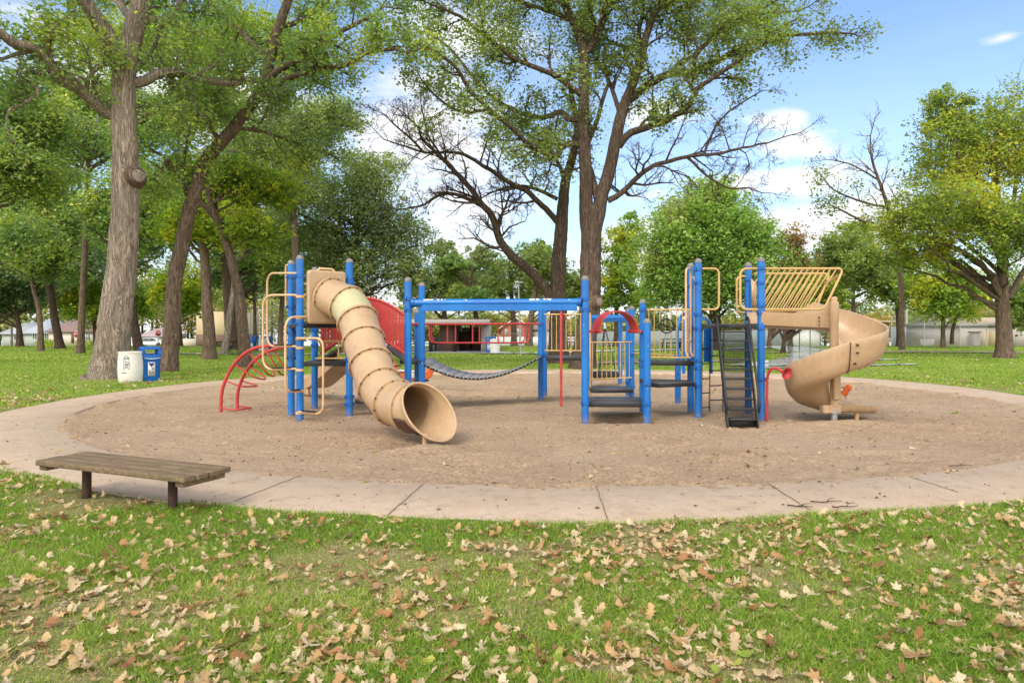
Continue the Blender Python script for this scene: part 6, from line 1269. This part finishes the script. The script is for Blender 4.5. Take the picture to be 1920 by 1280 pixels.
# --- crown-ellipsoid trees
def etree(name, label, trunk, D, w0, w1, ells, nleaf, lsize, lmat, bmat, seed, cat='tree', limbs=(), dens=.55, group=None, clr=.085, flare=True, maxr=None, depth=1.0):
    """trunk: photo polyline; ells: crown masses (px, py, rx, ry, depth offset)."""
    rg = np.random.default_rng(seed); br = Br(); zb = gzz(D); root = thing(name, label, cat, (X(trunk[0][0], D), D, zb), group)
    tp = [Vector(P(a, b_, D)) for a, b_ in trunk]; tp[0].z = zb-.1; tp = spline(tp, 5); T_ = np.array([tuple(q) for q in tp]); rr = np.linspace(w0, w1, len(T_))*D/F/2
    if flare: z = T_[:, 2]-zb; rr = rr*(1+.4*np.exp(-z/.3))
    br.tube(T_, rr, 12 if w0*D/F > .3 else 9); T0 = T_
    for (lp_, a, c) in limbs:
        q = np.array([tuple(v) for v in spline([P(x_, y_, D+dd) for x_, y_, dd in lp_], 4)]); br.tube(q, np.linspace(a, c, len(q))*D/F/2, 8); T_ = np.concatenate([T_, q])
    nleaf = int(nleaf*1.45); vol = np.array([e[2]**2*e[3] for e in ells], float)**(2/3); vol /= vol.sum()
    for (ex, ey, rx, ry, dz), fr_ in zip(ells, vol):
        C = P(ex, ey, D+dz); Rx, Rz = rx*D/F*1.08, ry*D/F*1.04; Ry = Rx*depth; nc = max(14, int(fr_*dens*(nleaf/38))); cr_r = max(.25, clr*max(Rx, Rz)*2)
        dv = rg.normal(size=(nc, 3)); dv /= np.linalg.norm(dv, axis=1)[:, None]; rad3 = rg.random(nc)**.38*(.82+.30*np.sin(dv[:, 0]*5+seed)*np.sin(dv[:, 2]*6+dv[:, 1]*4+seed*2)); cc = np.array(C)+dv*rad3[:, None]*np.array([Rx, Ry, Rz])
        cc = cc[cc[:, 2] > zb+1.2]; per = max(6, int(nleaf*fr_/max(1, len(cc))))
        nm_ = min(len(cc), 7 if fr_ > .2 else 4); seeds = [int(rg.integers(len(cc)))]      # main limbs first, spread through the mass
        while len(seeds) < nm_: seeds.append(int(np.argmax(np.min(np.linalg.norm(cc[:, None]-cc[seeds][None], axis=2), axis=1)*(.7+.6*rg.random(len(cc))))))
        for si_ in seeds:
            q = cc[si_]*.8+np.array(C)*.2; hq = .45*math.hypot(q[0]-T0[0, 0], q[1]-T0[0, 1])+.4; cand_ = T0[max(2, len(T0)//4):]; i = int(np.argmin(np.abs(cand_[:, 2]-(q[2]-hq))+rg.random(len(cand_))*.3)); a = cand_[i]; L_ = np.linalg.norm(q-a)
            m_ = a*.55+q*.45+np.array([0, 0, .10*L_])+rg.normal(size=3)*.09*L_; tq = np.linspace(0, 1, 11)[:, None]; pts_ = a*(1-tq)**2+m_*2*tq*(1-tq)+q*tq**2+rg.normal(size=(11, 3))*.018*L_*np.sin(np.pi*tq)
            br.tube(pts_, np.linspace(min(.13, .02+.018*L_), .018, 11), 6); T_ = np.concatenate([T_, pts_[2:]])
        order = np.argsort(np.linalg.norm(cc-np.array(C), axis=1))
        for q in cc[order]:
            dd = np.linalg.norm((T_-q)+np.array([0, 0, .25]), axis=1); i = int(np.argmin(dd+rg.random(len(T_))*.35)); a = T_[i]
            m_ = a*.5+q*.5+np.array([0, 0, .06*np.linalg.norm(q-a)])+rg.normal(size=3)*.12*np.linalg.norm(q-a)
            L_ = np.linalg.norm(q-a); r0 = min(.06, .010+.009*L_); tq = np.linspace(0, 1, 6)[:, None]; pts_ = a*(1-tq)**2+m_*2*tq*(1-tq)+q*tq**2; br.tube(pts_, np.linspace(r0, .012, 6), 4); T_ = np.concatenate([T_, pts_[2:]])
            k = int(per*(.5+rg.random())); s3 = np.array([1, 1, .8])*cr_r*(.55+.8*rg.random()); g = rg.normal(size=(k, 3)); g /= (np.linalg.norm(g, axis=1)[:, None]**.55); br.leaves(q+g*s3)
            for _ in range(2): e = q+rg.normal(size=3)*cr_r*.9; br.tube(np.array([q, (q+e)/2+rg.normal(size=3)*.05, e]), [.012, .009, .005], 3)
    n = finish(br, root, bmat, lmat, lsize, rg); cnt[label[:18]] = n; return root
B_, BD, BP = M['bark'], M['bark_dk'], M['bark_pale']
etree('maple_tree', 'dense rounded green maple behind the tall blue posts on the right', [(1338, 660), (1340, 600), (1338, 540), (1332, 470), (1330, 400)], 49, 26, 9, [(1330, 500, 140, 95, 0), (1320, 410, 92, 72, 0), (1395, 455, 70, 75, -1), (1265, 455, 66, 80, -1.5), (1345, 372, 50, 42, 0), (1240, 525, 55, 62, 0), (1425, 525, 46, 60, 0)], 62000, .21, M['lf_maple'], BD, 201, dens=.9, clr=.07,
      limbs=[([(1340, 600, 0), (1355, 560, -1), (1375, 520, -2)], 12, 5), ([(1338, 580, 0), (1320, 540, -1), (1290, 500, -2)], 11, 5)])
etree('rusty_tree', 'small rust brown leaved tree at the right shoulder of the rounded maple', [(1482, 655), (1482, 560), (1482, 450)], 58, 9, 3, [(1482, 480, 34, 62, 0), (1470, 530, 40, 45, 0), (1500, 530, 34, 40, 0)], 8000, .22, M['lf_rust'], BD, 202)
etree('ash_tree', 'large spreading yellow green tree with forked dark trunk at the right edge', [(1885, 672), (1881, 600), (1878, 540), (1880, 480), (1872, 400), (1865, 300)], 35.5, 29, 9, [(1800, 300, 105, 110, 0), (1765, 400, 105, 70, -1.5), (1860, 420, 75, 85, -2), (1900, 260, 90, 120, 0), (1780, 215, 62, 60, 1), (1695, 425, 60, 45, -1), (1920, 420, 60, 80, -1), (1735, 480, 70, 45, 0)], 46000, .15, M['lf_ash'], B_, 203, dens=.6, clr=.08,
      limbs=[([(1876, 560, 0), (1860, 520, -.5), (1820, 480, -1), (1770, 455, -1.6), (1740, 420, -2)], 12, 5), ([(1890, 560, 0), (1912, 520, .4), (1935, 480, .6), (1960, 420, 1)], 12, 6), ([(1880, 500, 0), (1850, 420, -.5), (1810, 340, -.8), (1790, 260, -1)], 11, 5), ([(1878, 460, 0), (1900, 380, .3), (1910, 280, .5)], 10, 5)])
# half bare tree right of centre
rg = np.random.default_rng(205); br = Br(); r_ = tree_root('half_bare_tree', 'half bare tree with thin twigs against the sky left of the big right tree', 1690, 42); D0 = 42
limb(br, rg, [(1692, 656, 0), (1690, 600, 0), (1688, 520, 0), (1680, 440, 0), (1660, 370, 0), (1640, 310, 0), (1632, 270, 0)], D0, 12, 3, dict(SD, maxlev=3), kids=10, klen=2.6, start=.5, n=10)
S4 = dict(SO, nleaf=22, leafr=.3, bare=.1, maxlev=2, leaflev=1)
limb(br, rg, [(1665, 390, 0), (1620, 380, -.5), (1570, 360, -1), (1545, 335, -1.2)], D0, 5, 2, S4, kids=8, klen=1.6, n=6); limb(br, rg, [(1680, 440, 0), (1630, 420, .5), (1570, 390, 1), (1548, 380, 1)], D0, 6, 2, S4, kids=9, klen=1.6, n=6); limb(br, rg, [(1650, 340, 0), (1600, 310, .3), (1560, 300, .6)], D0, 4, 2, dict(SD, maxlev=3), kids=7, klen=1.4, n=6)
cnt['half'] = finish(br, r_, B_, M['lf_oak2'], .16, rg)
etree('young_tree', 'slim dark trunked tree with green crown right of the spiral slide', [(1686, 650), (1684, 600), (1680, 560), (1665, 520), (1650, 470)], 60, 9, 4, [(1640, 500, 75, 62, 0), (1690, 520, 60, 55, 0), (1590, 480, 55, 55, 1)], 14000, .24, M['lf_oak2'], BD, 206)
etree('young_tree', 'twin stemmed yellow leaved tree left of the big right trunk', [(1769, 652), (1768, 620), (1769, 580), (1765, 530)], 54, 9, 4, [(1770, 565, 72, 38, 0), (1810, 548, 50, 48, -1), (1735, 545, 50, 40, 0), (1780, 520, 50, 40, 0)], 14000, .22, M['lf_bright'], B_, 207, limbs=[([(1785, 645, 1.5), (1786, 620, 1.5), (1795, 590, 1.2), (1802, 560, 1)], 8, 4)])
etree('small_tree', 'small dark forked trunk beside the wet walkway under the slide trough', [(1468, 664), (1470, 640), (1472, 618), (1478, 590), (1480, 540)], 42.5, 9, 3, [(1490, 555, 46, 30, 0), (1530, 545, 50, 35, 1), (1560, 570, 36, 26, 1)], 6500, .2, M['lf_ash'], BD, 208, limbs=[([(1470, 640, 0), (1462, 618, 0), (1458, 590, 0)], 5, 3)])
etree('background_tree', 'pale trunked tree left of the small forked one under the slide trough', [(1442, 650), (1444, 610), (1446, 560)], 58, 8, 4, [(1446, 540, 42, 45, 0), (1560, 500, 60, 60, 6), (1500, 560, 40, 35, 4)], 9000, .26, M['lf_ash'], B_, 209)
etree('background_tree', 'pale yellow green far tree above the spiral slide and fence', [(1600, 650), (1600, 560), (1596, 480)], 78, 9, 4, [(1595, 490, 62, 62, 0), (1640, 520, 50, 50, 0), (1555, 530, 46, 46, 0), (1600, 435, 36, 26, 0)], 13000, .34, M['lf_ash'], BD, 210)
etree('background_tree', 'green tree hanging over the ball field behind the block building', [(1945, 650), (1940, 560), (1935, 480)], 60, 14, 6, [(1935, 560, 60, 60, 0), (1900, 590, 26, 26, 0)], 9000, .25, M['lf_oak2'], BD, 211)
etree('background_tree', 'light green tree with dark trunk between the swing beam and the maple', [(1155, 652), (1156, 600), (1155, 540), (1157, 470)], 60, 11, 4, [(1160, 500, 46, 58, 0), (1175, 440, 36, 48, 0), (1140, 550, 38, 40, 0), (1195, 560, 36, 34, 0)], 11000, .25, M['lf_bright'], BD, 212)
# middle and left woods
etree('oak_tree', 'broad dark green oak behind the tube slide tower', [(668, 652), (669, 560), (670, 470), (668, 400), (664, 340)], 46, 17, 7, [(660, 370, 110, 72, 0), (600, 440, 85, 65, -1), (735, 440, 85, 62, 1), (660, 500, 120, 62, 0), (700, 320, 65, 42, 0), (770, 505, 50, 46, 0)], 36000, .18, M['lf_sage'], BD, 220, dens=.8,
      limbs=[([(669, 480, 0), (640, 440, -1), (600, 420, -2), (560, 400, -3)], 9, 4), ([(669, 460, 0), (700, 420, 1), (740, 400, 2)], 9, 4)])
etree('oak_tree', 'spreading oak left of centre behind the beam posts', [(835, 655), (833, 600), (835, 540), (838, 480)], 62, 12, 5, [(840, 520, 72, 48, 0), (780, 545, 50, 40, 0), (895, 530, 50, 44, 1), (905, 480, 34, 24, 0), (830, 470, 34, 26, 0)], 14000, .25, M['lf_sage'], BD, 221)
etree('oak_tree', 'open crowned oak whose trunk shows below the beam near its light pole', [(964, 642), (962, 590), (958, 540), (955, 490)], 70, 12, 5, [(950, 515, 60, 50, 0), (1000, 480, 40, 40, 0), (915, 555, 40, 26, 0), (1000, 545, 46, 30, 0)], 11000, .27, M['lf_oak2'], B_, 222)
etree('oak_tree', 'oak with leaning trunk right of the light pole below the beam', [(991, 648), (995, 600), (1003, 550), (1010, 500)], 62, 14, 6, [(1020, 500, 50, 50, 0), (1070, 540, 46, 40, 0)], 8000, .25, M['lf_oak2'], B_, 223)
etree('oak_tree', 'dark trunked oak against the right end of the picnic shelter', [(804+92, 650), (893, 600), (888, 550), (885, 500)], 55, 10, 5, [(880, 560, 50, 22, 0), (850, 500, 40, 30, 2)], 6000, .24, M['lf_oak'], BD, 224)
LT = [('oak_tree', 'rough pale trunked oak standing behind the leaning oak', [(391, 676), (392, 620), (388, 560), (385, 500), (378, 430)], 34, 24, 14, [(380, 400, 90, 55, 0), (340, 430, 60, 48, 1), (430, 430, 70, 50, 0)], 15000, .17, 'lf_bright', 'bark', 231),
      ('oak_tree', 'curving trunked oak whose top bends left above the red ladder', [(460, 694), (456, 630), (450, 560), (441, 520), (432, 480), (418, 440), (402, 400), (388, 360)], 26.5, 23, 9, [(430, 330, 80, 46, 1), (500, 350, 70, 48, 1), (470, 430, 60, 34, 0), (350, 320, 60, 44, 1)], 15000, .14, 'lf_bright', 'bark', 232),
      ('oak_tree', 'slim grey leaning trunk with broken top between two thicker oaks', [(418, 666), (427, 620), (434, 570), (438, 530), (432, 500)], 41, 13, 7, [(470, 440, 60, 40, 2)], 5000, .2, 'lf_oak', 'bark_pale', 233),
      ('oak_tree', 'dark thick trunk just left of the curving oak', [(443, 658), (438, 600), (432, 550), (425, 500)], 50, 22, 13, [(470, 460, 80, 60, 2), (520, 500, 60, 50, 2), (420, 380, 80, 60, 2)], 15000, .22, 'lf_oak', 'bark_dk', 234),
      ('oak_tree', 'straight dark trunk seen through the tan climbing loops', [(525, 648), (527, 600), (530, 550), (532, 490)], 66, 11, 6, [(540, 520, 70, 46, 0), (590, 470, 60, 60, 0), (510, 430, 70, 60, 0)], 15000, .27, 'lf_sage', 'bark', 235),
      ('oak_tree', 'thin dark tree with spreading limbs below the forest edge left of the ladder', [(478, 650), (478, 600), (476, 550)], 64, 8, 4, [(480, 520, 50, 42, 0), (440, 510, 50, 40, 0)], 8000, .26, 'lf_dark', 'bark_dk', 236),
      ('maple_tree', 'small tree with low forked limbs right of the leaning oak', [(337, 649), (337, 620), (336, 605), (338, 560)], 68, 10, 4, [(340, 565, 40, 40, 0), (360, 530, 60, 50, 0), (310, 540, 40, 40, 0)], 10000, .27, 'lf_bright', 'bark_dk', 237),
      ('maple_tree', 'forked dark trunk in front of the grey houses at far left', [(37, 651), (36, 620), (34, 600), (28, 560)], 60, 12, 5, [(30, 520, 80, 48, 0), (-20, 560, 60, 40, 0), (60, 560, 36, 26, 0)], 13000, .25, 'lf_dark', 'bark_dk', 238),
      ('oak_tree', 'slender brown trunk second from the left in front of the light house', [(76, 659), (76, 620), (73, 580), (62, 540), (55, 500)], 47, 11, 5, [(60, 470, 80, 60, 0), (20, 440, 80, 60, 1), (110, 500, 50, 40, 1)], 14000, .2, 'lf_oak', 'bark', 239),
      ('oak_tree', 'dark trunk leaning left in front of the cream house', [(113, 655), (105, 610), (97, 560), (87, 500), (78, 440), (70, 390)], 52, 15, 8, [(80, 390, 90, 66, 0), (150, 430, 70, 56, 1), (20, 370, 80, 60, 1), (90, 310, 80, 50, 0)], 20000, .21, 'lf_oak', 'bark_dk', 240),
      ('oak_tree', 'dark trunk leaning left half hidden by the big pale oak', [(262, 668), (254, 620), (247, 570), (238, 500), (225, 430)], 38, 18, 9, [(210, 400, 90, 60, 1), (280, 440, 70, 50, 1), (260, 350, 90, 60, 1), (300, 380, 60, 50, 1)], 18000, .17, 'lf_oak', 'bark_dk', 241),
      ('maple_tree', 'bright yellow green tree hanging low over the road left of the big oak', [(180, 648), (178, 600), (174, 540)], 74, 10, 5, [(170, 575, 60, 36, 0), (150, 540, 70, 40, 0), (215, 560, 40, 40, 0), (250, 560, 60, 46, 2)], 15000, .29, 'lf_bright', 'bark_dk', 242),
      ('oak_tree', 'leafy oak filling the upper left corner', [(-60, 690), (-55, 560), (-40, 440), (-30, 330)], 30, 26, 12, [(0, 300, 110, 70, 0), (60, 230, 100, 70, 1), (-60, 200, 120, 90, 0), (70, 340, 80, 50, 2)], 26000, .15, 'lf_oak', 'bark', 243),
      ('oak_tree', 'tall oak whose crown fills the gap above the leaning oak', [(560, 668), (556, 560), (552, 440), (548, 330), (545, 250)], 40, 15, 8, [(560, 250, 100, 60, 0), (480, 280, 90, 60, 1), (620, 220, 70, 40, 0), (540, 350, 90, 50, 0)], 24000, .17, 'lf_sage', 'bark', 244),
      ('oak_tree', 'high dark crown between the pale oak and the leaning oak', [(150, 664), (155, 560), (160, 440), (165, 300)], 42, 13, 8, [(150, 260, 100, 60, 0), (310, 230, 90, 60, 3), (230, 200, 90, 60, 3), (400, 200, 90, 60, 4), (120, 180, 90, 60, 1)], 32000, .18, 'lf_oak', 'bark', 245),
      ('oak_tree', 'yellowing oak behind the top of the leaning oak', [(430, 655), (420, 500), (410, 350), (400, 200)], 52, 12, 6, [(400, 100, 90, 60, 0), (300, 60, 90, 60, 0), (480, 60, 90, 60, 0), (560, 120, 70, 50, 0), (180, 80, 90, 60, 1)], 26000, .21, 'lf_bright', 'bark', 246),
      ('oak_tree', 'dark woodland oak along the road beyond the left lawn', [(-10, 650), (-8, 600), (-5, 540)], 70, 13, 8, [(0, 480, 90, 60, 0), (110, 470, 90, 60, 1), (210, 480, 90, 60, 1)], 22000, .28, 'lf_dark', 'bark_dk', 247)]
for (nm, lb2, tr2, D2, w0, w1, el, nl, ls, lm, bm, sd2) in LT: etree(nm, lb2, tr2, D2, w0, w1, el, nl, ls, M[lm], M[bm], sd2)
# far-off wood as one mass
rg = np.random.default_rng(300); br = Br(); lv = []
for i in range(170):
    px = -500+2900*(i+rg.random())/170; D_ = rg.uniform(120, 160); hpx = rg.uniform(26, 62) if 780 < px < 1500 else rg.uniform(40, 85)
    if px < 650: hpx = rg.uniform(90, 170)
    hh = hpx*D_/F; x = X(px, D_); zb = gzz(D_); br.tube(np.array([(x, D_, zb), (x+.2, D_, zb+hh*.5), (x, D_, zb+hh)]), [.3, .2, .08], 6)
    nc = 20; dv = rg.normal(size=(nc, 3)); dv /= np.linalg.norm(dv, axis=1)[:, None]; c = np.array((x, D_, zb+1+hh*.52))+dv*rg.random((nc, 1))**.45*np.array([hh*.42+2.5, hh*.4+2, hh*.55]); 
    for q in c: g = rg.normal(size=(46, 3)); lv.append(q+g*np.array([1.1, 1.1, .75])*(.5+hh*.05))
V, f, c, r = leaf_cards(np.concatenate(lv), .75, rg); Vw = np.concatenate(br.V); Fw = np.concatenate(br.F)
o = mesh_np('distant_woodland', np.concatenate([V, Vw]), np.concatenate([f, (Fw+len(V)).ravel()]), np.concatenate([c, np.full(len(Fw), 4)]), [M['lf_far'], BD], attr={'rnd': np.concatenate([r, np.zeros(len(Fw))])})
mi = np.zeros(len(c)+len(Fw), np.int32); mi[len(c):] = 1; o.data.polygons.foreach_set('material_index', mi); tag(o, 'far line of autumn woodland behind the houses and fields', 'woodland', kind='stuff')
# low hedge shrubs by the houses
for (px, D_, lb2) in ((97, 104, 'low green shrub at the left corner of the cream house'), (160, 105, 'low green shrub under the bay window of the cream house'), (84, 106, 'low shrub beside the light grey house')):
    rg = np.random.default_rng(int(px)); c = P(px, 644, D_); c.z = gzz(D_)+.4; g = rg.normal(size=(900, 3)); g /= np.linalg.norm(g, axis=1)[:, None]**.5; r_ = thing('shrub', lb2, 'shrub', (c.x, c.y, gzz(D_))); crown(np.array(c)+g*np.array([.9, .6, .45]), .2, M['lf_bright'], r_, rg, 'foliage')
    b = MB(); b.tube([(c.x, c.y, c.z-.5), (c.x+.05, c.y, c.z+.3)], [.04, .02], 6); b.build('stem', BD, r_)
print('LEAVES', cnt, sum(cnt.values()))
